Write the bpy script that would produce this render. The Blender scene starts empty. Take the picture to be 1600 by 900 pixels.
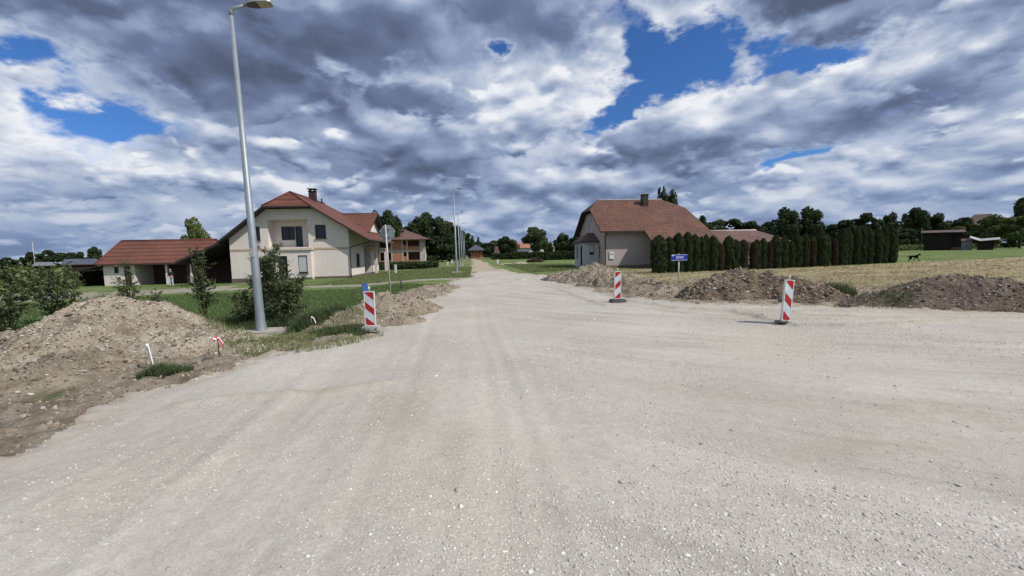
import bpy, math, random
import numpy as np
from mathutils import Vector, Matrix
from mathutils.geometry import delaunay_2d_cdt
random.seed(7); RNG = np.random.default_rng(7)
S = bpy.context.scene
C = S.collection
# ------------------------------------------------------------------ survey helpers (where things stand on the terrain)
F = 640.0; EYE = 1.8
PSI, TH, RO = [math.radians(a) for a in (5.53, 4.77, 1.3)]
_s, _c = math.sin, math.cos
FW = np.array([_s(PSI)*_c(TH), _c(PSI)*_c(TH), -_s(TH)]); R0 = np.array([_c(PSI), -_s(PSI), 0.0]); U0 = np.cross(R0, FW)
UP = U0*_c(RO) + R0*_s(RO); RT = R0*_c(RO) - U0*_s(RO)

def ss(a, b, x):
    t = np.clip((np.asarray(x, float)-a)/(b-a), 0, 1); return t*t*(3-2*t)
def T(x, y):            # broad terrain
    return -0.3*ss(-2.8, -9, x)*ss(-6, 6, y) - 0.4*ss(-14, -32, x) + 0.5*ss(25, 70, x)*ss(15, 40, y)
def ray(px, py): return FW + RT*(px-800)/F + UP*(450-py)/F
def g(px, py):
    d = ray(px, py); z = 0.0
    for _ in range(25):
        t = (z-EYE)/d[2]; z = 0.5*z + 0.5*float(T(d[0]*t, d[1]*t))
    t = (z-EYE)/d[2]
    return float(d[0]*t), float(d[1]*t), z
def g2(px, py): return g(px, py)[:2]
def U(px, py, Y):
    d = ray(px, py); t = Y/d[1]; return float(d[0]*t), float(EYE+d[2]*t)
def Wx(px, py, X):
    d = ray(px, py); t = X/d[0]; return float(d[1]*t), float(EYE+d[2]*t)

# ------------------------------------------------------------------ numpy noise
def _hash(ix, iy, seed):
    n = (ix.astype(np.int64)*374761393 + iy.astype(np.int64)*668265263 + seed*1442695041) & 0x7fffffff
    n = ((n ^ (n >> 13))*1274126177) & 0x7fffffff
    return ((n ^ (n >> 16)) & 0xffff)/65535.0
def vnoise(x, y, seed=0):
    x = np.asarray(x, float); y = np.asarray(y, float)
    ix = np.floor(x); iy = np.floor(y); fx = x-ix; fy = y-iy
    fx = fx*fx*(3-2*fx); fy = fy*fy*(3-2*fy)
    a = _hash(ix, iy, seed); b = _hash(ix+1, iy, seed); c = _hash(ix, iy+1, seed); d = _hash(ix+1, iy+1, seed)
    return (a*(1-fx)+b*fx)*(1-fy)+(c*(1-fx)+d*fx)*fy
def fbm(x, y, octs=4, seed=0, gain=0.5):
    t = 0; a = 1; n = 0
    for o in range(octs):
        t = t + a*vnoise(x*2**o+o*17.3, y*2**o+o*9.1, seed+o); n += a; a *= gain
    return t/n
def ridged(x, y, octs=4, seed=0):
    t = 0; a = 1; n = 0
    for o in range(octs):
        t = t + a*(1-abs(2*vnoise(x*2**o, y*2**o, seed+o)-1)); n += a; a *= 0.55
    return t/n

# ------------------------------------------------------------------ objects and tags
def tag(o, label=None, cat=None, group=None, kind=None):
    if label: o['label'] = label
    if cat: o['category'] = cat
    if group: o['group'] = group
    if kind: o['kind'] = kind
    return o
def thing(name, label, cat, loc=(0, 0, 0), group=None):
    o = bpy.data.objects.new(name, None); C.objects.link(o); o.location = loc
    o.empty_display_size = 0.2
    return tag(o, label, cat, group)
def origin(p):
    v = Vector((0, 0, 0))
    while p is not None:
        v += p.location; p = p.parent
    return v
def link(name, me, mats, parent=None):
    o = bpy.data.objects.new(name, me); C.objects.link(o)
    for m in (mats if isinstance(mats, (list, tuple)) else [mats]): me.materials.append(m)
    o.parent = parent
    return o
def npmesh(name, V_, tris, quads=None, smooth=False, attrs=None):
    """fast mesh from arrays: V_ (n,3), faces (m,k)"""
    me = bpy.data.meshes.new(name)
    V_ = np.asarray(V_, np.float32); f = np.asarray(tris, np.int32)
    k = f.shape[1]
    me.vertices.add(len(V_)); me.vertices.foreach_set('co', V_.ravel())
    me.loops.add(f.size); me.loops.foreach_set('vertex_index', f.ravel())
    me.polygons.add(len(f)); me.polygons.foreach_set('loop_start', np.arange(0, f.size, k, dtype=np.int32))
    me.polygons.foreach_set('loop_total', np.full(len(f), k, np.int32))
    me.polygons.foreach_set('use_smooth', np.full(len(f), smooth, bool))
    for a, v in (attrs or {}).items():
        at = me.attributes.new(a, 'FLOAT', 'POINT'); at.data.foreach_set('value', np.asarray(v, np.float32))
    me.update(calc_edges=True)
    return me

class MB:
    def __init__(s): s.v = []; s.f = []; s.mi = []; s.uv = []; s.sm = []
    def face(s, pts, mi=0, uv=None, sm=False):
        i = len(s.v); s.v += [tuple(p) for p in pts]; s.f.append(list(range(i, i+len(pts)))); s.mi.append(mi); s.uv.append(uv); s.sm.append(sm)
    def box(s, x0, y0, z0, x1, y1, z1, mi=0):
        s.obox(Vector(((x0+x1)/2, (y0+y1)/2, (z0+z1)/2)), Vector((1, 0, 0)), Vector((0, 1, 0)), Vector((0, 0, 1)), abs(x1-x0)/2, abs(y1-y0)/2, abs(z1-z0)/2, mi)
    def obox(s, c, ax, ay, az, hx, hy, hz, mi=0, bev=0.0):
        c = Vector(c); ax = Vector(ax)*hx; ay = Vector(ay)*hy; az = Vector(az)*hz
        P = [c+sx*ax+sy*ay+sz*az for sz in (-1, 1) for sy in (-1, 1) for sx in (-1, 1)]
        i = len(s.v); s.v += [tuple(p) for p in P]
        for q in ((0, 2, 3, 1), (4, 5, 7, 6), (0, 1, 5, 4), (2, 6, 7, 3), (0, 4, 6, 2), (1, 3, 7, 5)):
            s.f.append([i+k for k in q]); s.mi.append(mi); s.uv.append(None); s.sm.append(False)
    def prism(s, poly, vec, mi=0, mside=None):
        """poly: 3D points (ccw seen from -vec side), extruded by vec"""
        n = len(poly); P = [Vector(p) for p in poly]; Q = [p+Vector(vec) for p in P]
        s.face(P[::-1], mi); s.face(Q, mi)
        for k in range(n):
            s.face([P[k], P[(k+1) % n], Q[(k+1) % n], Q[k]], mi if mside is None else mside)
    def tube(s, pts, rad, n=8, mi=0, cap=True, sm=True):
        pts = [Vector(p) for p in pts]; rad = rad if isinstance(rad, (list, tuple)) else [rad]*len(pts)
        base = len(s.v); prev = None
        for k, p in enumerate(pts):
            d = (pts[min(k+1, len(pts)-1)]-pts[max(k-1, 0)]).normalized()
            if prev is None:
                a = d.cross(Vector((0, 0, 1)) if abs(d.z) < 0.9 else Vector((1, 0, 0))).normalized()
            else:
                a = (prev-d*prev.dot(d)).normalized()
            prev = a; b = d.cross(a)
            for j in range(n):
                t = 2*math.pi*j/n; s.v.append(tuple(p+(a*math.cos(t)+b*math.sin(t))*rad[k]))
        for k in range(len(pts)-1):
            for j in range(n):
                s.f.append([base+k*n+j, base+k*n+(j+1) % n, base+(k+1)*n+(j+1) % n, base+(k+1)*n+j]); s.mi.append(mi); s.uv.append(None); s.sm.append(sm)
        if cap:
            s.f.append([base+j for j in range(n)][::-1]); s.mi.append(mi); s.uv.append(None); s.sm.append(False)
            s.f.append([base+(len(pts)-1)*n+j for j in range(n)]); s.mi.append(mi); s.uv.append(None); s.sm.append(False)
    def slab(s, poly, th, udir, mi=0, mside=1):
        """roof slab: top polygon with UV in metres along udir / up the slope"""
        P = [Vector(p) for p in poly]
        nrm = Vector((0, 0, 0))
        for k in range(len(P)): nrm += (P[k]-P[0]).cross(P[(k+1) % len(P)]-P[0])
        nrm.normalize()
        if nrm.z < 0: P = P[::-1]; nrm = -nrm
        u = Vector(udir).normalized(); v = nrm.cross(u)
        s.face(P, mi, [(p.dot(u), p.dot(v)) for p in P])
        Q = [p-Vector((0, 0, th)) for p in P]
        s.face(Q[::-1], mside)
        for k in range(len(P)):
            s.face([P[k], Q[k], Q[(k+1) % len(P)], P[(k+1) % len(P)]], mside)
    def build(s, name, mats, parent=None, loc=None):
        o0 = origin(parent) if parent else Vector(loc or (0, 0, 0))
        me = bpy.data.meshes.new(name)
        me.from_pydata([(a-o0.x, b-o0.y, c-o0.z) for a, b, c in s.v], [], s.f)
        me.polygons.foreach_set('material_index', s.mi); me.polygons.foreach_set('use_smooth', s.sm)
        if any(s.uv):
            ul = me.uv_layers.new(name='UVMap')
            for p, uv in zip(me.polygons, s.uv):
                if uv:
                    for li, c in zip(p.loop_indices, uv): ul.data[li].uv = c
        me.update()
        o = link(name, me, mats, parent)
        if parent is None: o.location = o0
        return o

def copy_tree(o, parent=None):
    c = o.copy(); C.objects.link(c); c.parent = parent
    for ch in list(o.children): copy_tree(ch, c)
    return c

# ------------------------------------------------------------------ node helpers
class NT:
    def __init__(s, nt): s.nt = nt; s.n = nt.nodes; s.l = nt.links
    def new(s, t, **k):
        n = s.n.new(t)
        for a, b in k.items(): setattr(n, a, b)
        return n
    def put(s, sock, v):
        if hasattr(v, 'is_output') or isinstance(v, bpy.types.NodeSocket): s.l.new(v, sock)
        else: sock.default_value = v
    def m(s, op, a, b=0.0, c=0.0, clamp=False):
        n = s.new('ShaderNodeMath', operation=op, use_clamp=clamp)
        for i, v in enumerate((a, b, c)): s.put(n.inputs[i], v)
        return n.outputs[0]
    def vm(s, op, a, b=(0, 0, 0), sc=None):
        n = s.new('ShaderNodeVectorMath', operation=op)
        s.put(n.inputs[0], a); s.put(n.inputs[1], b)
        if sc is not None: s.put(n.inputs['Scale'], sc)
        return n.outputs['Value'] if op in ('LENGTH', 'DISTANCE', 'DOT_PRODUCT') else n.outputs[0]
    def noise(s, vec, scale, detail=4, rough=0.5, dist=0.0, col=False):
        n = s.new('ShaderNodeTexNoise')
        s.l.new(vec, n.inputs['Vector']); n.inputs['Scale'].default_value = scale; n.inputs['Detail'].default_value = detail
        n.inputs['Roughness'].default_value = rough; n.inputs['Distortion'].default_value = dist
        return n.outputs['Color' if col else 'Fac']
    def vor(s, vec, scale, feat='F1', out='Distance', rand=1.0):
        n = s.new('ShaderNodeTexVoronoi', feature=feat)
        s.l.new(vec, n.inputs['Vector']); n.inputs['Scale'].default_value = scale; n.inputs['Randomness'].default_value = rand
        return n.outputs[out]
    def mr(s, v, a, b, c=0.0, d=1.0, smooth=False):
        n = s.new('ShaderNodeMapRange', interpolation_type='SMOOTHSTEP' if smooth else 'LINEAR')
        s.put(n.inputs[0], v)
        for i, x in enumerate((a, b, c, d)): s.put(n.inputs[i+1], x)
        return n.outputs[0]
    def mix(s, f, a, b, blend='MIX'):
        n = s.new('ShaderNodeMix', data_type='RGBA', blend_type=blend)
        s.put(n.inputs[0], f)
        for i, v in ((6, a), (7, b)):
            if isinstance(v, tuple) and len(v) == 3: v = (*v, 1)
            s.put(n.inputs[i], v)
        return n.outputs[2]
    def ramp(s, f, stops):
        n = s.new('ShaderNodeValToRGB'); s.l.new(f, n.inputs[0]); e = n.color_ramp.elements
        while len(e) < len(stops): e.new(0.5)
        for k, (p, c) in enumerate(stops): e[k].position = p; e[k].color = (*c, 1)
        return n.outputs[0]
    def attr(s, name): return s.new('ShaderNodeAttribute', attribute_name=name).outputs['Fac']
    def pos(s): return s.new('ShaderNodeNewGeometry').outputs['Position']
    def bump(s, h, strength=0.5, dist=0.02, normal=None):
        n = s.new('ShaderNodeBump'); s.put(n.inputs['Height'], h); n.inputs['Strength'].default_value = strength; n.inputs['Distance'].default_value = dist
        if normal is not None: s.l.new(normal, n.inputs['Normal'])
        return n.outputs[0]
def material(name):
    m = bpy.data.materials.new(name); m.use_nodes = True
    t = NT(m.node_tree); b = m.node_tree.nodes['Principled BSDF']
    b.inputs['Roughness'].default_value = 0.9; b.inputs['Specular IOR Level'].default_value = 0.25
    return m, t, b
def plain(name, col, rough=0.7, var=0.15, scale=3.0, bump=0.0, bscale=60.0, metal=0.0, spec=0.3, streak=0.0):
    m, t, b = material(name)
    p = t.pos()
    v = t.noise(p, scale, 6, 0.6)
    f = t.mr(v, 0.3, 0.7, 1-var, 1+var)
    v2 = t.mr(t.noise(p, scale*9, 4, 0.6), 0.3, 0.7, 1-var*0.6, 1+var*0.6)
    f = t.m('MULTIPLY', f, v2)
    if streak:
        sc = t.vm('MULTIPLY', p, (9, 9, 0.7))
        f = t.m('MULTIPLY', f, t.mr(t.noise(sc, 1.0, 4, 0.6), 0.45, 0.8, 1, 1-streak))
    c = t.vm('SCALE', t.mix(0.0, (*col, 1), (*col, 1)), sc=f)
    t.l.new(c, b.inputs['Base Color'])
    b.inputs['Roughness'].default_value = rough; b.inputs['Metallic'].default_value = metal; b.inputs['Specular IOR Level'].default_value = spec
    if bump: t.l.new(t.bump(t.noise(p, bscale, 4, 0.6), bump, 0.01), b.inputs['Normal'])
    return m

# ---- materials
def gravel_mat():
    m, t, b = material('gravel')
    p = t.pos()
    warp = t.vm('ADD', p, t.vm('SCALE', t.noise(p, 30, 2, 0.5, col=True), sc=0.02))
    loose = t.attr('loose'); edge = t.attr('edge'); trk = t.attr('track'); w = t.attr('curve')
    v1 = t.vor(warp, 95, out='Color'); d1 = t.vor(warp, 95); v2 = t.vor(warp, 38, out='Color'); d2 = t.vor(warp, 38)
    r1 = t.new('ShaderNodeSeparateColor'); t.l.new(v1, r1.inputs[0]); r2 = t.new('ShaderNodeSeparateColor'); t.l.new(v2, r2.inputs[0])
    # tyre streaks: straight ones along the road, curved ones of the traffic turning right
    sp = t.new('ShaderNodeSeparateXYZ'); t.l.new(p, sp.inputs[0])
    dv = t.vm('SUBTRACT', p, (17.5, 27.0, 0)); sd = t.new('ShaderNodeSeparateXYZ'); t.l.new(dv, sd.inputs[0])
    rad = t.m('SQRT', t.m('ADD', t.m('MULTIPLY', sd.outputs[0], sd.outputs[0]), t.m('MULTIPLY', sd.outputs[1], sd.outputs[1])))
    arc = t.m('MULTIPLY', t.m('ARCTAN2', sd.outputs[0], sd.outputs[1]), 20)
    cA = t.new('ShaderNodeCombineXYZ'); t.l.new(sp.outputs[0], cA.inputs[0]); t.l.new(t.m('MULTIPLY', sp.outputs[1], 0.05), cA.inputs[1])
    cB = t.new('ShaderNodeCombineXYZ'); t.l.new(rad, cB.inputs[0]); t.l.new(t.m('MULTIPLY', arc, 0.05), cB.inputs[1])
    sA = t.noise(cA.outputs[0], 2.6, 7, 0.74); sB = t.noise(cB.outputs[0], 2.6, 7, 0.74)
    sA = t.m('ADD', t.m('MULTIPLY', t.m('SUBTRACT', sA, 0.5), 0.4), 0.5)
    sB = t.m('ADD', t.m('MULTIPLY', t.m('SUBTRACT', sB, 0.5), 1.25), 0.5)
    st = t.m('ADD', t.m('MULTIPLY', sA, t.m('SUBTRACT', 1, w)), t.m('MULTIPLY', sB, w))
    base = t.ramp(t.noise(p, 0.35, 5, 0.6), [(0.3, (0.365, 0.333, 0.285)), (0.5, (0.425, 0.393, 0.343)), (0.72, (0.475, 0.443, 0.395))])
    base = t.mix(t.mr(t.noise(t.vm('ADD', p, (31, 7, 0)), 0.23, 4, 0.6), 0.56, 0.72, 0, 0.4), base, (0.46, 0.40, 0.305))
    base = t.mix(t.m('MULTIPLY', trk, 0.62), base, (0.345, 0.295, 0.225))
    f = t.mr(r1.outputs[0], 0, 1, 0.88, 1.12)
    stm = t.mr(t.noise(t.vm('ADD', p, (3, 77, 0)), 0.3, 4, 0.6), 0.4, 0.62, 0.1, 1.0)
    f = t.m('MULTIPLY', f, t.m('ADD', 1.0, t.m('MULTIPLY', stm, t.mr(st, 0.35, 0.65, -0.24, 0.13))))
    f = t.m('MULTIPLY', f, t.mr(t.noise(p, 160, 3, 0.7), 0.3, 0.7, 0.92, 1.08))
    f = t.m('MULTIPLY', f, t.mr(t.noise(p, 9, 5, 0.65), 0.3, 0.7, 0.92, 1.07))
    # embedded pale and dark pebbles
    peb = t.m('MULTIPLY', t.mr(d2, 0.28, 0.36, 1, 0), t.m('GREATER_THAN', r2.outputs[1], t.mr(loose, 0, 1, 0.97, 0.62)))
    pcol = t.ramp(r2.outputs[0], [(0.0, (0.32, 0.30, 0.275)), (0.5, (0.52, 0.49, 0.445)), (1.0, (0.72, 0.69, 0.64))])
    col = t.vm('SCALE', base, sc=f)
    col = t.mix(t.m('MULTIPLY', peb, 0.75), col, pcol)
    col = t.mix(t.m('MULTIPLY', edge, t.mr(t.noise(p, 2.2, 5, 0.7), 0.35, 0.62)), col, (0.30, 0.255, 0.20))
    t.l.new(col, b.inputs['Base Color'])
    h = t.m('ADD', t.m('MULTIPLY', t.m('SUBTRACT', 0.5, d1), 0.25), t.m('MULTIPLY', t.noise(p, 45, 5, 0.7), 0.5))
    h = t.m('ADD', h, t.m('MULTIPLY', peb, t.m('SUBTRACT', 0.8, d2)))
    h = t.m('ADD', h, t.m('MULTIPLY', t.noise(p, 7, 4, 0.6), 1.0))
    h = t.m('ADD', h, t.m('MULTIPLY', t.m('MULTIPLY', st, stm), 5.0))
    t.l.new(t.bump(h, 0.55, 0.013), b.inputs['Normal'])
    b.inputs['Roughness'].default_value = 0.95; b.inputs['Specular IOR Level'].default_value = 0.15
    return m
def soil_mat(name, dark, mid, pale, stones=0.3, green=0.0):
    m, t, b = material(name)
    p = t.pos()
    c = t.ramp(t.noise(p, 1.6, 8, 0.68), [(0.33, dark), (0.5, mid), (0.66, pale)])
    c = t.vm('SCALE', c, sc=t.mr(t.noise(p, 24, 5, 0.7), 0.3, 0.7, 0.72, 1.22))
    sc = t.new('ShaderNodeSeparateColor'); w = t.vm('ADD', p, t.vm('SCALE', t.noise(p, 20, 2, 0.5, col=True), sc=0.03))
    t.l.new(t.vor(w, 22, out='Color'), sc.inputs[0]); d = t.vor(w, 22)
    st = t.m('MULTIPLY', t.mr(d, 0.3, 0.38, 1, 0), t.m('GREATER_THAN', sc.outputs[0], 1-stones))
    c = t.mix(st, c, t.ramp(sc.outputs[1], [(0, (0.3, 0.27, 0.23)), (1, (0.56, 0.52, 0.45))]))
    if green: c = t.mix(t.mr(t.noise(t.vm('ADD', p, (5, 3, 9)), 0.9, 6, 0.7), 0.62-green*0.2, 0.72-green*0.2, 0, 0.85), c, (0.075, 0.10, 0.035))
    t.l.new(c, b.inputs['Base Color'])
    h = t.m('ADD', t.m('MULTIPLY', t.noise(p, 6, 8, 0.72), 2.0), t.m('MULTIPLY', st, 0.4))
    t.l.new(t.bump(h, 1.0, 0.05), b.inputs['Normal'])
    return m
def grass_mat(name, a, b_, c, dry=(0.19, 0.16, 0.08), dryness=0.2, scale=0.25):
    m, t, b = material(name)
    p = t.pos()
    col = t.ramp(t.noise(p, scale, 8, 0.7), [(0.3, a), (0.5, b_), (0.7, c)])
    col = t.mix(t.mr(t.noise(t.vm('ADD', p, (40, 9, 0)), scale*1.7, 8, 0.72), 0.66-dryness*0.3, 0.8-dryness*0.3), col, dry)
    col = t.vm('SCALE', col, sc=t.mr(t.noise(t.vm('MULTIPLY', p, (1, 0.6, 1)), 14, 5, 0.75), 0.3, 0.7, 0.55, 1.4))
    col = t.vm('SCALE', col, sc=t.mr(t.noise(p, 70, 3, 0.75), 0.3, 0.7, 0.7, 1.3))
    t.l.new(col, b.inputs['Base Color'])
    t.l.new(t.bump(t.noise(p, 30, 6, 0.75), 1.0, 0.06), b.inputs['Normal'])
    b.inputs['Specular IOR Level'].default_value = 0.1
    return m
def hay_mat():
    m, t, b = material('cut_hay')
    p = t.pos()
    st = t.vm('MULTIPLY', p, (0.35, 1.5, 1))
    col = t.ramp(t.noise(st, 1.4, 9, 0.75, 0.6), [(0.3, (0.15, 0.13, 0.06)), (0.46, (0.30, 0.25, 0.14)), (0.68, (0.43, 0.365, 0.22))])
    col = t.mix(t.mr(t.noise(p, 0.18, 6, 0.65), 0.54, 0.7, 0, 0.6), col, (0.17, 0.17, 0.07))
    col = t.vm('SCALE', col, sc=t.mr(t.noise(p, 40, 4, 0.75), 0.3, 0.7, 0.65, 1.35))
    t.l.new(col, b.inputs['Base Color'])
    t.l.new(t.bump(t.noise(st, 14, 7, 0.75), 1.0, 0.08), b.inputs['Normal'])
    return m
def roof_mat(name, base, row=0.36, colw=0.30, var=0.16, contrast=0.45):
    m, t, b = material(name)
    uv = t.new('ShaderNodeUVMap').outputs[0]; sp = t.new('ShaderNodeSeparateXYZ'); t.l.new(uv, sp.inputs[0])
    v = t.m('DIVIDE', sp.outputs[1], row); fr = t.m('FRACT', v)
    u = t.m('DIVIDE', sp.outputs[0], colw); fu = t.m('ABSOLUTE', t.m('SUBTRACT', t.m('FRACT', u), 0.5))
    # tone of each tile
    cell = t.new('ShaderNodeCombineXYZ'); t.l.new(t.m('FLOOR', u), cell.inputs[0]); t.l.new(t.m('FLOOR', v), cell.inputs[1])
    wn = t.new('ShaderNodeTexWhiteNoise', noise_dimensions='2D'); t.l.new(cell.outputs[0], wn.inputs['Vector'])
    f = t.mr(wn.outputs['Value'], 0, 1, 1-var, 1+var)
    f = t.m('MULTIPLY', f, t.mr(t.noise(t.pos(), 0.5, 8, 0.68), 0.3, 0.7, 0.74, 1.2))
    f = t.m('MULTIPLY', f, t.mr(fr, 0.0, 0.30, 1-contrast, 1.06))      # dark line at the overlap of each course
    t.l.new(t.vm('SCALE', t.mix(0.0, (*base, 1), (*base, 1)), sc=f), b.inputs['Base Color'])
    h = t.m('ADD', t.m('MULTIPLY', t.m('SUBTRACT', 1, fr), 1.0), t.m('MULTIPLY', t.m('COSINE', t.m('MULTIPLY', fu, 6.283)), -0.06))
    t.l.new(t.bump(h, 1.0, 0.05), b.inputs['Normal'])
    b.inputs['Roughness'].default_value = 0.7; b.inputs['Specular IOR Level'].default_value = 0.35
    return m
def brick_mat(name, c1, c2, mort, w=0.5, h=0.25):
    m, t, b = material(name)
    p = t.pos(); sp = t.new('ShaderNodeSeparateXYZ'); t.l.new(p, sp.inputs[0])
    cb = t.new('ShaderNodeCombineXYZ'); t.l.new(t.m('ADD', sp.outputs[0], sp.outputs[1]), cb.inputs[0]); t.l.new(sp.outputs[2], cb.inputs[1])
    br = t.new('ShaderNodeTexBrick'); t.l.new(cb.outputs[0], br.inputs['Vector'])
    br.inputs['Color1'].default_value = (*c1, 1); br.inputs['Color2'].default_value = (*c2, 1); br.inputs['Mortar'].default_value = (*mort, 1)
    br.inputs['Scale'].default_value = 1; br.inputs['Brick Width'].default_value = w; br.inputs['Row Height'].default_value = h; br.inputs['Mortar Size'].default_value = 0.012
    c = t.vm('SCALE', br.outputs['Color'], sc=t.mr(t.noise(p, 1.5, 5, 0.6), 0.3, 0.7, 0.8, 1.15))
    t.l.new(c, b.inputs['Base Color']); return m
def leaf_mat(name, dark, light, trans=0.25):
    m, t, b = material(name)
    r = t.attr('rnd')
    c = t.ramp(r, [(0.0, dark), (0.6, tuple((x+y)/2 for x, y in zip(dark, light))), (1.0, light)])
    t.l.new(c, b.inputs['Base Color'])
    b.inputs['Roughness'].default_value = 0.6; b.inputs['Specular IOR Level'].default_value = 0.2
    tr = t.new('ShaderNodeBsdfTranslucent'); t.l.new(c, tr.inputs['Color'])
    mx = t.new('ShaderNodeMixShader'); mx.inputs[0].default_value = trans
    out = m.node_tree.nodes['Material Output']
    t.l.new(b.outputs[0], mx.inputs[1]); t.l.new(tr.outputs[0], mx.inputs[2]); t.l.new(mx.outputs[0], out.inputs['Surface'])
    return m
def rnd_mat(name, stops, rough=0.9):
    m, t, b = material(name)
    t.l.new(t.vm('SCALE', t.ramp(t.attr('rnd'), stops), sc=t.mr(t.noise(t.pos(), 90, 3, 0.6), 0.3, 0.7, 0.85, 1.15)), b.inputs['Base Color'])
    b.inputs['Roughness'].default_value = rough
    return m

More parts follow.
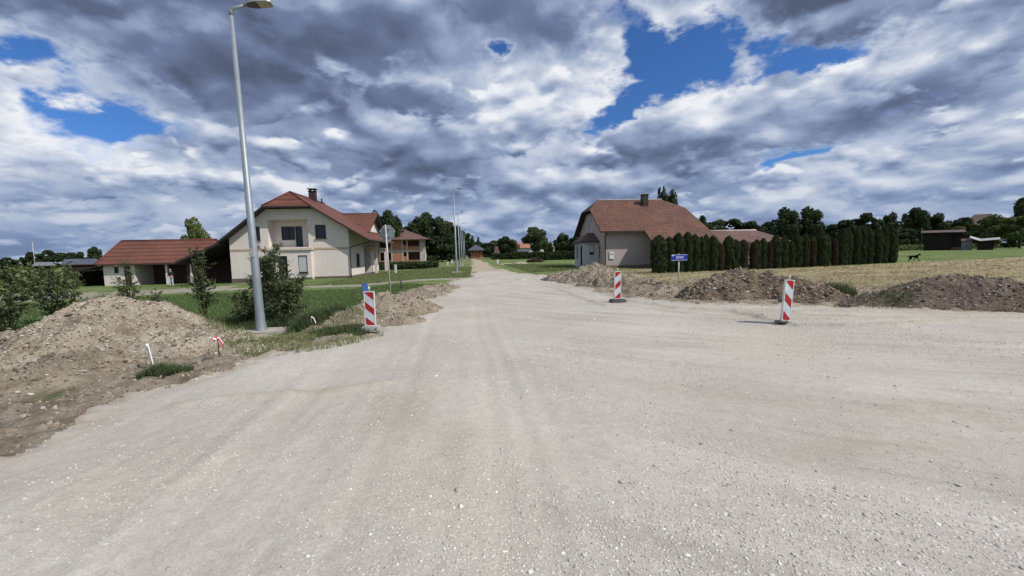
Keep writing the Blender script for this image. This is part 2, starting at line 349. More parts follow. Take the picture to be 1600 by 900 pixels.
M = dict(
    gravel=gravel_mat(),
    dirt=soil_mat('brown_dirt', (0.14, 0.108, 0.078), (0.26, 0.212, 0.155), (0.38, 0.33, 0.255), 0.2, 0.2),
    pile_pale=soil_mat('gravelly_soil', (0.20, 0.157, 0.108), (0.375, 0.318, 0.238), (0.47, 0.412, 0.325), 0.22),
    pile_mid=soil_mat('clay_soil', (0.17, 0.137, 0.10), (0.275, 0.23, 0.17), (0.38, 0.325, 0.245), 0.12, 0.05),
    pile_dark=soil_mat('topsoil', (0.08, 0.057, 0.038), (0.165, 0.122, 0.084), (0.26, 0.205, 0.145), 0.10, 0.0),
    pile_darkgreen=soil_mat('weedy_topsoil', (0.07, 0.05, 0.037), (0.135, 0.10, 0.074), (0.205, 0.16, 0.12), 0.10, 0.0),
    grass=grass_mat('rough_grass', (0.08, 0.12, 0.038), (0.135, 0.18, 0.06), (0.23, 0.25, 0.105), dryness=0.3),
    lawn=grass_mat('lawn_grass', (0.045, 0.085, 0.028), (0.07, 0.12, 0.04), (0.10, 0.155, 0.055), dryness=0.0),
    meadow=grass_mat('meadow_grass', (0.07, 0.11, 0.035), (0.135, 0.18, 0.06), (0.24, 0.255, 0.105), dryness=0.25, scale=0.12),
    hay=hay_mat(),
    path=plain('path_concrete', (0.255, 0.235, 0.18), 0.9, 0.2, 0.8, 0.5, 20),
    roadend=plain('yellow_gravel', (0.36, 0.30, 0.215), 0.95, 0.14, 0.5, 0.5, 12),
    plaster=plain('cream_plaster', (0.69, 0.622, 0.575), 0.9, 0.05, 0.6, 0.15, 200, streak=0.10),
    plaster_pink=plain('beige_pink_plaster', (0.42, 0.355, 0.335), 0.9, 0.04, 0.5, 0.15, 200, streak=0.07),
    plaster_grey=plain('pale_grey_plaster', (0.45, 0.45, 0.455), 0.9, 0.05, 0.7),
    plinth=plain('plinth_render', (0.13, 0.105, 0.095), 0.9, 0.12, 2),
    plinth_brown=plain('brown_plinth', (0.20, 0.14, 0.12), 0.9, 0.12, 2),
    band=plain('tan_band', (0.45, 0.34, 0.25), 0.9, 0.06, 2),
    stone_slab=plain('balcony_slab', (0.55, 0.48, 0.40), 0.85, 0.1, 2),
    fascia=plain('dark_fascia', (0.035, 0.028, 0.026), 0.6, 0.15, 3),
    fascia_brown=plain('brown_fascia', (0.05, 0.03, 0.026), 0.6, 0.15, 3),
    soffit_wood=plain('dark_boards', (0.06, 0.04, 0.033), 0.8, 0.25, 4, streak=0.3),
    glass=plain('dark_glass', (0.012, 0.013, 0.016), 0.12, 0.2, 1, spec=0.5),
    blind=plain('pale_blind', (0.45, 0.47, 0.47), 0.7, 0.06, 2),
    frame_dark=plain('dark_frame', (0.03, 0.022, 0.02), 0.5, 0.1, 3),
    frame_white=plain('white_frame', (0.7, 0.7, 0.68), 0.5, 0.05, 3),
    roof_red=roof_mat('red_tiles', (0.138, 0.051, 0.033), 0.72, 0.3, 0.06, 0.7),
    roof_brown=roof_mat('brown_tiles', (0.122, 0.055, 0.036), 0.46, 0.26, 0.15, 0.55),
    roof_dull=roof_mat('dull_tiles', (0.135, 0.075, 0.062), 0.4, 0.3, 0.14, 0.25),
    roof_rust=roof_mat('old_tiles', (0.10, 0.06, 0.052), 0.4, 0.3, 0.2, 0.2),
    roof_orange=roof_mat('orange_tiles', (0.34, 0.16, 0.10), 0.4, 0.3, 0.14, 0.2),
    roof_slate=roof_mat('slate_roof', (0.075, 0.085, 0.11), 0.4, 0.3, 0.14, 0.2),
    ridge_pale=plain('pale_mortar_ridge', (0.42, 0.38, 0.36), 0.8, 0.3, 4),
    ridge_red=plain('ridge_tiles', (0.12, 0.038, 0.029), 0.7, 0.15, 3),
    brick=brick_mat('hollow_brick', (0.33, 0.135, 0.072), (0.38, 0.17, 0.095), (0.34, 0.27, 0.21)),
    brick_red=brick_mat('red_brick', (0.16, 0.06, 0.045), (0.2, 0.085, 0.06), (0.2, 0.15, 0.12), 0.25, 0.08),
    concrete=plain('raw_concrete', (0.40, 0.39, 0.37), 0.9, 0.14, 1.2, 0.3, 40, streak=0.15),
    base_conc=plain('weathered_concrete', (0.34, 0.31, 0.265), 0.95, 0.2, 3, 0.6, 40),
    galv=plain('galvanised_steel', (0.27, 0.305, 0.335), 0.5, 0.1, 5, 0.1, 80, metal=0.4, streak=0.12),
    galv_old=plain('dull_galvanised', (0.42, 0.42, 0.41), 0.5, 0.12, 5, metal=0.3),
    sign_back=plain('sign_back', (0.30, 0.34, 0.36), 0.5, 0.08, 3, metal=0.3),
    lamp_dark=plain('lamp_underside', (0.09, 0.085, 0.08), 0.5, 0.1, 5),
    lamp_grey=plain('lamp_housing', (0.36, 0.37, 0.38), 0.4, 0.06, 5, metal=0.4),
    lens=plain('lamp_lens', (0.35, 0.34, 0.26), 0.3, 0.1, 30),
    white=plain('white_plastic', (0.66, 0.655, 0.64), 0.55, 0.10, 6, streak=0.15),
    sheet_white=plain('reflective_white', (0.52, 0.58, 0.62), 0.45, 0.12, 6, streak=0.18),
    red=plain('reflective_red', (0.36, 0.02, 0.024), 0.45, 0.16, 6, streak=0.15),
    foot_grey=plain('grey_foot_plastic', (0.36, 0.37, 0.35), 0.7, 0.15, 12, 0.3, 80),
    rubber=plain('black_rubber', (0.085, 0.085, 0.08), 0.85, 0.25, 12, 0.4, 80),
    blue=plain('sign_blue', (0.012, 0.035, 0.33), 0.4, 0.06, 10),
    blue_post=plain('faded_blue_plastic', (0.05, 0.12, 0.33), 0.5, 0.12, 10),
    letter=plain('sign_letter', (0.75, 0.77, 0.8), 0.5, 0.02, 10),
    wood=plain('grey_wood', (0.10, 0.075, 0.055), 0.9, 0.3, 8, streak=0.3),
    wood_dark=plain('dark_shed_boards', (0.022, 0.016, 0.014), 0.9, 0.3, 3, streak=0.4),
    wood_red=plain('red_brown_boards', (0.085, 0.045, 0.04), 0.8, 0.15, 3, streak=0.35),
    tape_red=plain('tape_red', (0.55, 0.03, 0.03), 0.5, 0.05, 10), tape_white=plain('tape_white', (0.8, 0.8, 0.82), 0.5, 0.05, 10),
    metal_roof=plain('pale_sheet_roof', (0.36, 0.36, 0.35), 0.5, 0.12, 2, metal=0.2),
    metal_grey=plain('grey_sheet', (0.17, 0.18, 0.18), 0.6, 0.2, 2, streak=0.3),
    bark=plain('bark', (0.075, 0.058, 0.043), 0.95, 0.25, 9, 0.8, 30),
    stalk=plain('green_stem', (0.085, 0.075, 0.04), 0.9, 0.2, 9),
    skin=plain('skin', (0.45, 0.27, 0.2), 0.6, 0.05, 9), jeans=plain('pale_jeans', (0.42, 0.47, 0.54), 0.9, 0.1, 12),
    shirt=plain('dark_shirt', (0.018, 0.024, 0.024), 0.9, 0.1, 12), hair=plain('dark_hair', (0.02, 0.014, 0.01), 0.7, 0.2, 30),
    fur=plain('black_fur', (0.006, 0.005, 0.005), 1.0, 0.2, 30, spec=0.0),
    leaf_dark=leaf_mat('dark_leaves', (0.015, 0.028, 0.011), (0.062, 0.088, 0.030), 0.25),
    leaf_mid=leaf_mat('green_leaves', (0.026, 0.045, 0.016), (0.10, 0.125, 0.045), 0.3),
    leaf_light=leaf_mat('light_leaves', (0.055, 0.085, 0.026), (0.19, 0.235, 0.08), 0.38),
    leaf_shrub=leaf_mat('shrub_leaves', (0.035, 0.06, 0.022), (0.165, 0.20, 0.09), 0.35),
    leaf_thuja=leaf_mat('thuja_green', (0.011, 0.023, 0.008), (0.068, 0.092, 0.026), 0.2),
    leaf_brown=leaf_mat('thuja_brown', (0.022, 0.02, 0.010), (0.085, 0.058, 0.032), 0.15),
    leaf_rust=leaf_mat('rusty_leaves', (0.12, 0.04, 0.015), (0.28, 0.10, 0.04), 0.25),
    blade=leaf_mat('grass_blades', (0.075, 0.125, 0.04), (0.21, 0.265, 0.10), 0.4),
    blade_weed=leaf_mat('weed_blades', (0.05, 0.085, 0.035), (0.15, 0.19, 0.085), 0.35),
    blade_mix=leaf_mat('verge_blades', (0.10, 0.155, 0.045), (0.34, 0.34, 0.16), 0.4),
    blade_dry=leaf_mat('straw_blades', (0.22, 0.18, 0.09), (0.50, 0.42, 0.25), 0.2),
    twig=leaf_mat('dry_twigs', (0.08, 0.055, 0.045), (0.20, 0.13, 0.11), 0.0),
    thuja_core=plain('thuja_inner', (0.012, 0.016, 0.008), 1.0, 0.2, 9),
    stones=rnd_mat('pebbles', [(0.0, (0.33, 0.305, 0.265)), (0.32, (0.445, 0.41, 0.357)), (0.74, (0.56, 0.525, 0.468)), (1.0, (0.77, 0.74, 0.68))]),
    stones_pale=rnd_mat('pale_stones', [(0.0, (0.25, 0.22, 0.18)), (0.5, (0.42, 0.385, 0.33)), (1.0, (0.62, 0.585, 0.52))]),
    clods=rnd_mat('soil_clods', [(0.0, (0.12, 0.09, 0.066)), (0.5, (0.23, 0.185, 0.14)), (1.0, (0.36, 0.305, 0.235))]),
    clods_dark=rnd_mat('dark_clods', [(0.0, (0.06, 0.044, 0.034)), (0.5, (0.12, 0.09, 0.07)), (1.0, (0.22, 0.18, 0.145))]),
)

# ------------------------------------------------------------------ ground zones
def pip(x, y, poly):
    x = np.asarray(x, float); y = np.asarray(y, float); ins = np.zeros(x.shape, bool); n = len(poly); j = n-1
    for i in range(n):
        xi, yi = poly[i]; xj, yj = poly[j]
        if yi != yj:
            c = ((yi > y) != (yj > y)) & (x < (xj-xi)*(y-yi)/(yj-yi)+xi); ins ^= c
        j = i
    return ins
def segdist(x, y, pts, closed=False):
    x = np.asarray(x, float); y = np.asarray(y, float); d = np.full(x.shape, 1e9); P = list(pts)+([pts[0]] if closed else [])
    for (ax, ay), (bx, by) in zip(P[:-1], P[1:]):
        L = (bx-ax)**2+(by-ay)**2+1e-12; t = np.clip(((x-ax)*(bx-ax)+(y-ay)*(by-ay))/L, 0, 1)
        d = np.minimum(d, np.hypot(x-ax-t*(bx-ax), y-ay-t*(by-ay)))
    return d
gg = lambda L: [g2(*p) for p in L]
road_poly = [(-30, -25), (-9, -3)] + gg([(0, 715), (60, 690), (130, 665), (160, 640), (215, 612), (300, 597), (380, 571), (440, 551), (510, 540), (560, 529), (590, 517), (640, 493), (668, 474), (690, 461), (706, 449), (700, 440), (735, 434), (738, 428)]) \
    + [(0.15, 39), (0.15, 43), (3.9, 43), (4.3, 39)] + gg([(806, 426), (832, 428.8), (860, 430.0), (935, 428.5), (935, 433), (880, 441), (930, 455), (960, 463), (1010, 469), (1060, 473), (1100, 475), (1200, 477), (1300, 480), (1450, 484), (1600, 487)]) \
    + [(24, 8.6), (60, 6), (60, -25)]
far_road = [(0.15, 42), (0.2, 62), (0.3, 120), (-1.0, 165), (-4, 200), (-1, 200), (1.6, 165), (2.9, 120), (3.0, 62), (3.5, 50), (4.0, 42)]
hay_poly = gg([(905, 427), (945, 423), (1018, 421), (1026, 428), (1200, 421), (1397, 411.5), (1440, 409), (1600, 403)]) + [(140, 52), (140, 5), (60, 5.5), (24, 8.3)] + gg([(1600, 478), (1300, 470), (1060, 462), (960, 450), (905, 436)])
dirt_l = [(-9, -3), (-14, -3), (-14, 7.5)] + gg([(0, 528), (70, 520), (330, 512), (370, 530), (420, 531), (470, 528), (520, 500), (560, 488), (600, 470), (650, 455), (690, 445), (712, 443), (700, 470), (640, 500), (560, 540), (380, 585), (200, 640), (0, 730)]) + [(-6, 2)]
dirt_r = gg([(862, 430), (890, 422), (940, 428), (1000, 436), (1060, 440), (1130, 432), (1290, 440), (1330, 455), (1450, 440), (1600, 452)]) + [(26, 11.5), (26, 8.0)] + gg([(1600, 492), (1450, 489), (1300, 485), (1100, 480), (960, 468), (900, 452)])
lawn_poly = [(-60, 27.5), (-4.5, 27.5)] + gg([(690, 447), (640, 456), (590, 470), (520, 495), (480, 520), (380, 528), (330, 512), (0, 525)]) + [(-16, 8), (-60, 8)]
path_poly = [(-60, 29.6), (-30, 30.4), (-14, 30.2), (-1, 30.0), (0.3, 30.0), (0.3, 32.3), (-1, 32.1), (-14, 32.4), (-19, 33.0), (-19.5, 37.5), (-36, 38.5), (-60, 38)]
lawn_right = [(36, 44), (46, 43)] + [(60, 43.5), (140, 53), (140, 100), (100, 96), (40, 84)]
meadow = [(5, 34), (13, 43), (13, 60), (60, 70), (60, 150), (5, 150)]

# ---- sheets of the ground: a polar grid round the junction, cut up by what covers it
def rings():
    r = [0.03]
    while r[-1] < 1.2: r.append(r[-1]*1.06)
    while r[-1] < 32: r.append(r[-1]*1.0085)
    while r[-1] < 420: r.append(r[-1]*1.022)
    while r[-1] < 5000: r.append(r[-1]*1.12)
    return np.array(r)
RR = rings()
ang = np.concatenate([np.radians(np.arange(-58, 70, 0.27)), np.radians(np.arange(70, 302, 4.0))])
NA = len(ang); NR = len(RR)
AA, RG = np.meshgrid(ang, RR)            # (NR, NA)
GX = RG*np.sin(AA); GY = RG*np.cos(AA)
def track_coord(x, y):
    w = ss(-1.0, 2.6, x + 0.05*(y-8) + 1.2*(fbm(x*0.15, y*0.15, 2, 31)-0.5))
    r = np.hypot(x-17.5, y-27.0)
    return w, r
def lines(u, seed, f):      # 1-D noise across the driving direction
    return vnoise(u*f, np.zeros_like(u)+seed*3.7, seed)
def rut_height(x, y):
    w, r = track_coord(x, y)
    a = x + 0.5*fbm(x*0.1, y*0.08, 2, 5) + 0.10*y*ss(0, -6, x)
    tA = lines(a, 3, 2.2)*0.6+lines(a, 4, 6.5)*0.4
    tB = lines(r+0.4*fbm(x*0.2, y*0.2, 2, 8), 5, 1.9)*0.6+lines(r, 6, 6.0)*0.4
    t = tA*(1-w)+tB*w
    return t
RIDGES = [[(1150, 488), (1200, 500), (1250, 509), (1330, 510), (1400, 508), (1490, 502)], [(980, 470), (1060, 482), (1180, 488), (1300, 487), (1600, 492)], [(985, 478), (1080, 490), (1150, 494), (1330, 494), (1500, 497)],
          [(870, 450), (900, 462), (950, 478)], [(280, 632), (360, 622), (500, 612), (600, 600)], [(1190, 497), (1300, 500), (1420, 498)]]
RIDGES = [gg(r) for r in RIDGES]
def road_relief(x, y):
    t = rut_height(x, y)
    h = (t-0.5)*0.05*ss(0, 3, np.hypot(x, y)) + 0.04*(fbm(x*0.35, y*0.35, 3, 12)-0.5)
    for k, rd in enumerate(RIDGES):
        d = segdist(x, y, rd); h = h + (0.075 if k in (0, 1) else 0.045)*np.exp(-(d/0.10)**2)*(0.4+1.2*fbm(x*3, y*3, 3, 40+k))
    h = h + 0.022*(fbm(x*7, y*7, 3, 77)-0.5)*ss(0.35, 0.7, fbm(x*0.5, y*0.5, 3, 78))
    return h
wob = 0.05+0.012*np.clip(RG, 0, 60)
WX = GX+wob*6*(fbm(GX*0.9, GY*0.9, 5, 21, 0.62)-0.5); WY = GY+wob*6*(fbm(GX*0.9, GY*0.9, 5, 22, 0.62)-0.5)
relief = road_relief(GX, GY)
on_road = pip(GX, GY, road_poly)
d_edge = segdist(GX, GY, road_poly, True)
sd = np.where(on_road, d_edge, -d_edge)
inroad = ss(-0.3, 0.3, sd)
dirtm = ss(0.3, -0.1, sd)*(pip(GX, GY, dirt_l) | pip(GX, GY, dirt_r))
haym = pip(GX, GY, hay_poly)
rough = 0.10*(fbm(GX*1.3, GY*1.3, 5, 51, 0.6)-0.5)
clod = 0.16*(ridged(GX*2.2, GY*2.2, 4, 61)-0.6)
hrow = 0.10*(fbm(GX*0.7, GY*3.0, 4, 66)-0.5)
GZ = T(GX, GY) + relief*inroad*ss(80, 40, RG) + (1-inroad)*(0.03+rough*ss(200, 60, RG)) + dirtm*clod + (1-inroad)*haym*hrow*ss(150, 60, RG)
GZ += (1-inroad)*ss(60, 10, GY)*0.0
track_a = np.clip((0.5-rut_height(GX, GY))*2.4, 0, 1)*(0.35+0.65*track_coord(GX, GY)[0])*ss(0.0, 1.0, fbm(GX*0.25, GY*0.25, 3, 90)*1.6-0.3)
RG_ = np.zeros_like(GX)
for k, rd in enumerate(RIDGES): RG_ = np.maximum(RG_, np.exp(-(segdist(GX, GY, rd)/0.16)**2)*fbm(GX*2, GY*2, 3, 200+k)*1.5)
track_a = np.clip(np.maximum(track_a, RG_), 0, 1)
for (px_, py_, rx_, ry_) in ((1480, 636, 1.1, .35), (630, 641, .5, .9), (715, 700, .25, .7), (1330, 700, .9, .2)):
    qx, qy = g2(px_, py_); track_a = np.maximum(track_a, np.exp(-((GX-qx)/rx_)**2-((GY-qy)/ry_)**2)*np.clip(fbm(GX*3, GY*3, 4, 210)*1.7-.1, 0, 1))
loose_a = np.clip(ss(0.40, 0.62, fbm(GX*0.45, GY*0.45, 4, 95, 0.6)+0.25*(rut_height(GX, GY)-0.5)), 0, 1)
edge_a = ss(0.45, 0.0, sd)
curve_a = track_coord(GX, GY)[0]
center = np.array([[0, 0, float(GZ[0].mean())]])
VV = np.concatenate([center, np.stack([GX, GY, GZ], -1).reshape(-1, 3)])
i0, j0 = np.meshgrid(np.arange(NR-1), np.arange(NA), indexing='ij'); j1 = (j0+1) % NA
Q = np.stack([1+i0*NA+j0, 1+i0*NA+j1, 1+(i0+1)*NA+j1, 1+(i0+1)*NA+j0], -1).reshape(-1, 4)
def cm(A): return (0.25*(A[i0, j0]+A[i0, j1]+A[i0+1, j0]+A[i0+1, j1])).ravel()
cx, cy = cm(WX), cm(WY)
zone = np.zeros(len(Q), int)
for zi, poly in ((4, meadow), (5, lawn_right), (3, lawn_poly), (6, path_poly), (2, hay_poly), (1, dirt_l), (1, dirt_r)):
    zone[pip(cx, cy, poly)] = zi
zone[pip(cx, cy, far_road)] = 8
zone[pip(cx, cy, road_poly)] = 7
attrs = dict(track=np.concatenate([[0], track_a.ravel()]), loose=np.concatenate([[0.3], loose_a.ravel()]), edge=np.concatenate([[0], edge_a.ravel()]), curve=np.concatenate([[0], curve_a.ravel()]))
names = {0: ('ground', 'grass'), 1: ('dirt_verge', 'dirt'), 2: ('hay_field', 'hay'), 3: ('lawn', 'lawn'), 4: ('meadow', 'meadow'), 5: ('garden_lawn', 'meadow'), 6: ('path', 'path'), 7: ('gravel_road', 'gravel'), 8: ('far_road', 'roadend')}
def gheight(x, y):
    x = np.atleast_1d(np.asarray(x, float)); y = np.atleast_1d(np.asarray(y, float))
    onr = pip(x, y, road_poly); sdd = np.where(onr, 1, -1)*segdist(x, y, road_poly, True); ir = ss(-0.3, 0.3, sdd); r = np.hypot(x, y)
    dm = ss(0.3, -0.1, sdd)*(pip(x, y, dirt_l) | pip(x, y, dirt_r))
    return T(x, y) + road_relief(x, y)*ir*ss(80, 40, r) + (1-ir)*(0.03+0.10*(fbm(x*1.3, y*1.3, 5, 51, 0.6)-0.5)*ss(200, 60, r)) \
        + dm*0.16*(ridged(x*2.2, y*2.2, 4, 61)-0.6) + (1-ir)*pip(x, y, hay_poly)*0.10*(fbm(x*0.7, y*3.0, 4, 66)-0.5)*ss(150, 60, r)
tri0 = np.array([[0, 1+j, 1+(j+1) % NA] for j in range(NA)])
for zi, (nm, mt) in names.items():
    q = Q[zone == zi]
    if not len(q): continue
    u, inv = np.unique(q, return_inverse=True)
    me = npmesh(nm, VV[u], inv.reshape(-1, 4), smooth=True, attrs={k: v[u] for k, v in attrs.items()})
    o = link(nm, me, M[mt]); tag(o, kind='structure')
# ------------------------------------------------------------------ loose stuff builders
def ico():
    p = (1+5**.5)/2
    v = np.array([(-1, p, 0), (1, p, 0), (-1, -p, 0), (1, -p, 0), (0, -1, p), (0, 1, p), (0, -1, -p), (0, 1, -p), (p, 0, -1), (p, 0, 1), (-p, 0, -1), (-p, 0, 1)], float)
    v /= np.linalg.norm(v[0])
    f = np.array([(0, 11, 5), (0, 5, 1), (0, 1, 7), (0, 7, 10), (0, 10, 11), (1, 5, 9), (5, 11, 4), (11, 10, 2), (10, 7, 6), (7, 1, 8), (3, 9, 4), (3, 4, 2), (3, 2, 6), (3, 6, 8), (3, 8, 9), (4, 9, 5), (2, 4, 11), (6, 2, 10), (8, 6, 7), (9, 8, 1)])
    return v, f
ICO_V, ICO_F = ico()
def rot_z(a):
    return np.stack([np.stack([np.cos(a), -np.sin(a)], -1), np.stack([np.sin(a), np.cos(a)], -1)], -2)
def stones_mesh(name, P, size, flat=0.6, jag=0.22, smooth=True, tone=None):
    n = len(P); size = np.asarray(size)
    V_ = ICO_V[None]*(1+jag*(RNG.random((n, 12, 1))*2-1))
    sc = np.stack([size*(0.75+0.6*RNG.random(n)), size*(0.6+0.4*RNG.random(n)), size*flat*(0.7+0.5*RNG.random(n))], -1)
    V_ = V_*sc[:, None]
    tilt = (RNG.random((n, 2))-0.5)*0.7
    V_[:, :, 2] += V_[:, :, 0]*tilt[:, None, 0]+V_[:, :, 1]*tilt[:, None, 1]
    R = rot_z(RNG.random(n)*6.283); V_[:, :, :2] = np.einsum('nij,nkj->nki', R, V_[:, :, :2])
    V_ += P[:, None]
    Fc = (ICO_F[None]+12*np.arange(n)[:, None, None]).reshape(-1, 3)
    rn = RNG.random(n) if tone is None else tone
    return npmesh(name, V_.reshape(-1, 3), Fc, smooth=smooth, attrs=dict(rnd=np.repeat(rn, 12)))
def blades_mesh(name, P, h, w, lean=0.35, flatlie=0.0, rnd=None):
    """bent blades: 5 verts, tri+tri+tri as 3 triangles"""
    n = len(P); h = np.broadcast_to(h, n); w = np.broadcast_to(w, n)
    a = RNG.random(n)*6.283; la = RNG.random(n)*6.283; ln = lean*(0.2+RNG.random(n))
    d = np.stack([np.cos(a), np.sin(a), 0*a], -1)*w[:, None]*0.5
    L = np.stack([np.cos(la), np.sin(la), 0*a], -1)
    up = np.array([0, 0, 1.0])
    mid = P+up*(h*0.6*(1-flatlie))[:, None]+L*(h*(ln*0.35+0.6*flatlie))[:, None]
    top = P+up*(h*(1-0.25*ln)*(1-flatlie))[:, None]+L*(h*(ln+flatlie))[:, None]
    V_ = np.stack([P-d, P+d, mid-d*0.75, mid+d*0.75, top], 1).reshape(-1, 3)
    Fc = (np.array([(0, 1, 3), (0, 3, 2), (2, 3, 4)])[None]+5*np.arange(n)[:, None, None]).reshape(-1, 3)
    rn = RNG.random(n) if rnd is None else rnd
    return npmesh(name, V_, Fc, attrs=dict(rnd=np.repeat(rn, 5)))
def leaf_quads(P, size, N=None, asp=1.0):
    n = len(P); size = np.broadcast_to(size, n)
    u = RNG.normal(size=(n, 3)); 
    if N is None: N = RNG.normal(size=(n, 3))
    N = N/np.linalg.norm(N, axis=1, keepdims=True)
    u -= N*np.sum(u*N, 1, keepdims=True); u /= np.linalg.norm(u, axis=1, keepdims=True); v = np.cross(N, u)
    s = size[:, None]
    return np.stack([P-u*s, P-v*s*0.5*asp, P+u*s, P+v*s*0.5*asp], 1).reshape(-1, 3)
def leaf_mesh(name, P, size, N=None, rnd=None, asp=1.0):
    n = len(P); V_ = leaf_quads(P, size, N, asp)
    rn = RNG.random(n) if rnd is None else rnd
    return npmesh(name, V_, np.arange(4*n).reshape(-1, 4), attrs=dict(rnd=np.repeat(rn, 4)))

# ---- loose pebbles on the road, many more than could be counted
def road_pebbles():
    n = 150000
    r = np.exp(RNG.random(n)*(math.log(26)-math.log(1.7))+math.log(1.7)); a = np.radians(RNG.random(n)*116-52)
    x = r*np.sin(a); y = r*np.cos(a)
    ok = pip(x, y, road_poly); x, y, r = x[ok], y[ok], r[ok]
    dens = 0.14+0.86*ss(0.42, 0.62, fbm(x*0.45, y*0.45, 4, 95, 0.6)+0.25*(rut_height(x, y)-0.5))
    edge = segdist(x, y, road_poly, True); dens = np.maximum(dens, ss(0.9, 0.1, edge)*0.9)
    dens = dens*(0.5+1.0*fbm(x*2.5, y*2.5, 3, 99)); right = ss(-3, 3, x-0.15*y); dens *= 0.3+0.7*right
    keep = RNG.random(len(x)) < dens*0.7
    x, y, r = x[keep], y[keep], r[keep]; n = len(x)
    size = np.exp(RNG.normal(size=n)*0.45)*0.0046+0.00085*r
    big = RNG.random(n) < 0.02; size[big] *= 2.0
    size = np.clip(size, 0.004, 0.042)
    z = gheight(x, y)
    P = np.stack([x, y, z-size*0.06], -1)
    o = link('loose_gravel', stones_mesh('loose_gravel', P, size, 0.42, tone=np.clip(RNG.random(n)**1.3*0.86+0.14*RNG.random(n), 0, 1)), M['stones']); tag(o, kind='stuff')
road_pebbles()

# ------------------------------------------------------------------ heaps of soil
HEAPS = []
def heap_h(blobs, x, y, amp, seed, power):
    tot = 0
    for (bx, by, rx, ry, h, rot) in blobs:
        c, s = math.cos(rot), math.sin(rot); dx = x-bx; dy = y-by
        u = (dx*c+dy*s)/rx; v = (-dx*s+dy*c)/ry
        r = np.sqrt(u*u+v*v)
        r = r*(1+0.35*(fbm(x*0.9, y*0.9, 3, seed+5)-0.5))
        q = h*np.maximum(0, 1-(np.sqrt(r*r+0.02)-0.14))**power
        tot = tot+q**3
    tot = np.cbrt(tot)
    m = np.clip(tot*4, 0, 1)
    res = tot + m*amp*(ridged(x*1.8, y*1.8, 5, seed)-0.55) + m*amp*0.8*(fbm(x*5, y*5, 4, seed+9)-0.5) + m*amp*0.45*(fbm(x*14, y*14, 2, seed+11)-0.5)
    return np.where(tot > 0.03, np.maximum(res, 0.006+0.35*tot), res)
def heap(name, label, cat, blobs, mat, res=0.06, amp=0.2, seed=1, power=1.0, stones=0, stone_mat='stones_pale', ssize=0.03, clods=0, clod_mat='clods', csize=0.06, group=None):
    xs = [b[0]-max(b[2], b[3])*1.25 for b in blobs]+[b[0]+max(b[2], b[3])*1.25 for b in blobs]
    ys = [b[1]-max(b[2], b[3])*1.25 for b in blobs]+[b[1]+max(b[2], b[3])*1.25 for b in blobs]
    X, Y = np.meshgrid(np.arange(min(xs), max(xs), res), np.arange(min(ys), max(ys), res))
    X = X+0.3*res*(RNG.random(X.shape)-0.5); Y = Y+0.3*res*(RNG.random(X.shape)-0.5)
    Hh = heap_h(blobs, X, Y, amp, seed, power)
    Z = T(X, Y)+0.02+Hh-0.03
    Z = np.where(Hh < 0.005, T(X, Y)-0.25, Z)
    ny, nx = X.shape; k = np.arange(ny*nx).reshape(ny, nx)
    q = np.stack([k[:-1, :-1], k[:-1, 1:], k[1:, 1:], k[1:, :-1]], -1).reshape(-1, 4)
    hf = Hh.ravel(); q = q[(hf[q] > 0.005).any(1)]
    u, inv = np.unique(q, return_inverse=True)
    bx, by = float(np.mean([b[0] for b in blobs])), float(np.mean([b[1] for b in blobs])); bz = float(T(bx, by))
    V_ = np.stack([X, Y, Z], -1).reshape(-1, 3)[u]-np.array([bx, by, bz])
    o = link(name, npmesh(name, V_, inv.reshape(-1, 4), smooth=True), M[mat]); o.location = (bx, by, bz)
    tag(o, label, cat, group)
    def scat(n, size, nm, mt, flat, jag):
        x = min(xs)+RNG.random(n*3)*(max(xs)-min(xs)); y = min(ys)+RNG.random(n*3)*(max(ys)-min(ys))
        h = heap_h(blobs, x, y, amp, seed, power); ok = (h > 0.02) & ((RNG.random(n*3) < 0.35+fbm(x*1.1, y*1.1, 3, seed+20)))
        x, y, h = x[ok][:n], y[ok][:n], h[ok][:n]
        sz = np.minimum(np.exp(RNG.normal(size=len(x))*0.5), 2.3)*size
        P = np.stack([x, y, T(x, y)-0.01+h], -1)-np.array([bx, by, bz])
        c = link(nm, stones_mesh(nm, P, sz, flat, jag, smooth=(jag < 0.3)), M[mt], o); tag(c, kind='stuff')
    if stones: scat(stones, ssize, 'stones', stone_mat, 0.6, 0.22)
    if clods: scat(clods, csize, 'clods', clod_mat, 0.75, 0.4)
    HEAPS.append((blobs, amp, seed, power))
    return o
def blob(px, py, top, rx, ry, rot=0.0, extra=0.0):
    x, y, z = g(px, py); zt = U(px, top, y)[1]
    return (x, y, rx, ry, max(0.08, zt-z+extra), rot)
heap('gravel_heap', 'large pale heap of stony soil at the left edge of the gravel', 'soil heap',
     [blob(182, 548, 464, 1.95, 2.0), blob(122, 549, 500, 1.35, 1.6), blob(262, 542, 486, 1.4, 1.5), blob(325, 545, 515, 1.3, 1.0), blob(385, 548, 536, .9, .55)],
     'pile_pale', 0.045, 0.21, 3, 0.95, stones=3800, ssize=0.016, clods=1500, csize=0.02)
heap('soil_heap', 'rough brown soil shoulder with dead grass lying against the left side of the stony heap', 'soil heap',
     [blob(60, 560, 519, 1.5, 1.2), blob(-10, 562, 533, 1.6, 1.4), blob(125, 585, 550, 1.1, .8), (-10.2, 7.2, 2.0, 1.7, .42, 0), blob(30, 610, 585, 1.4, 1.0)], 'pile_mid', 0.045, 0.34, 5, 0.85, stones=700, ssize=.018, clods=1500, csize=0.03)
heap('soil_heap', 'low flat brown heap of soil between the lamp post and the left striped board', 'soil heap',
     [blob(530, 510, 490, 1.0, .8), blob(560, 505, 482, .9, .8)], 'pile_mid', 0.05, 0.14, 13, 0.8, stones=350, ssize=.016, clods=500, csize=0.018)
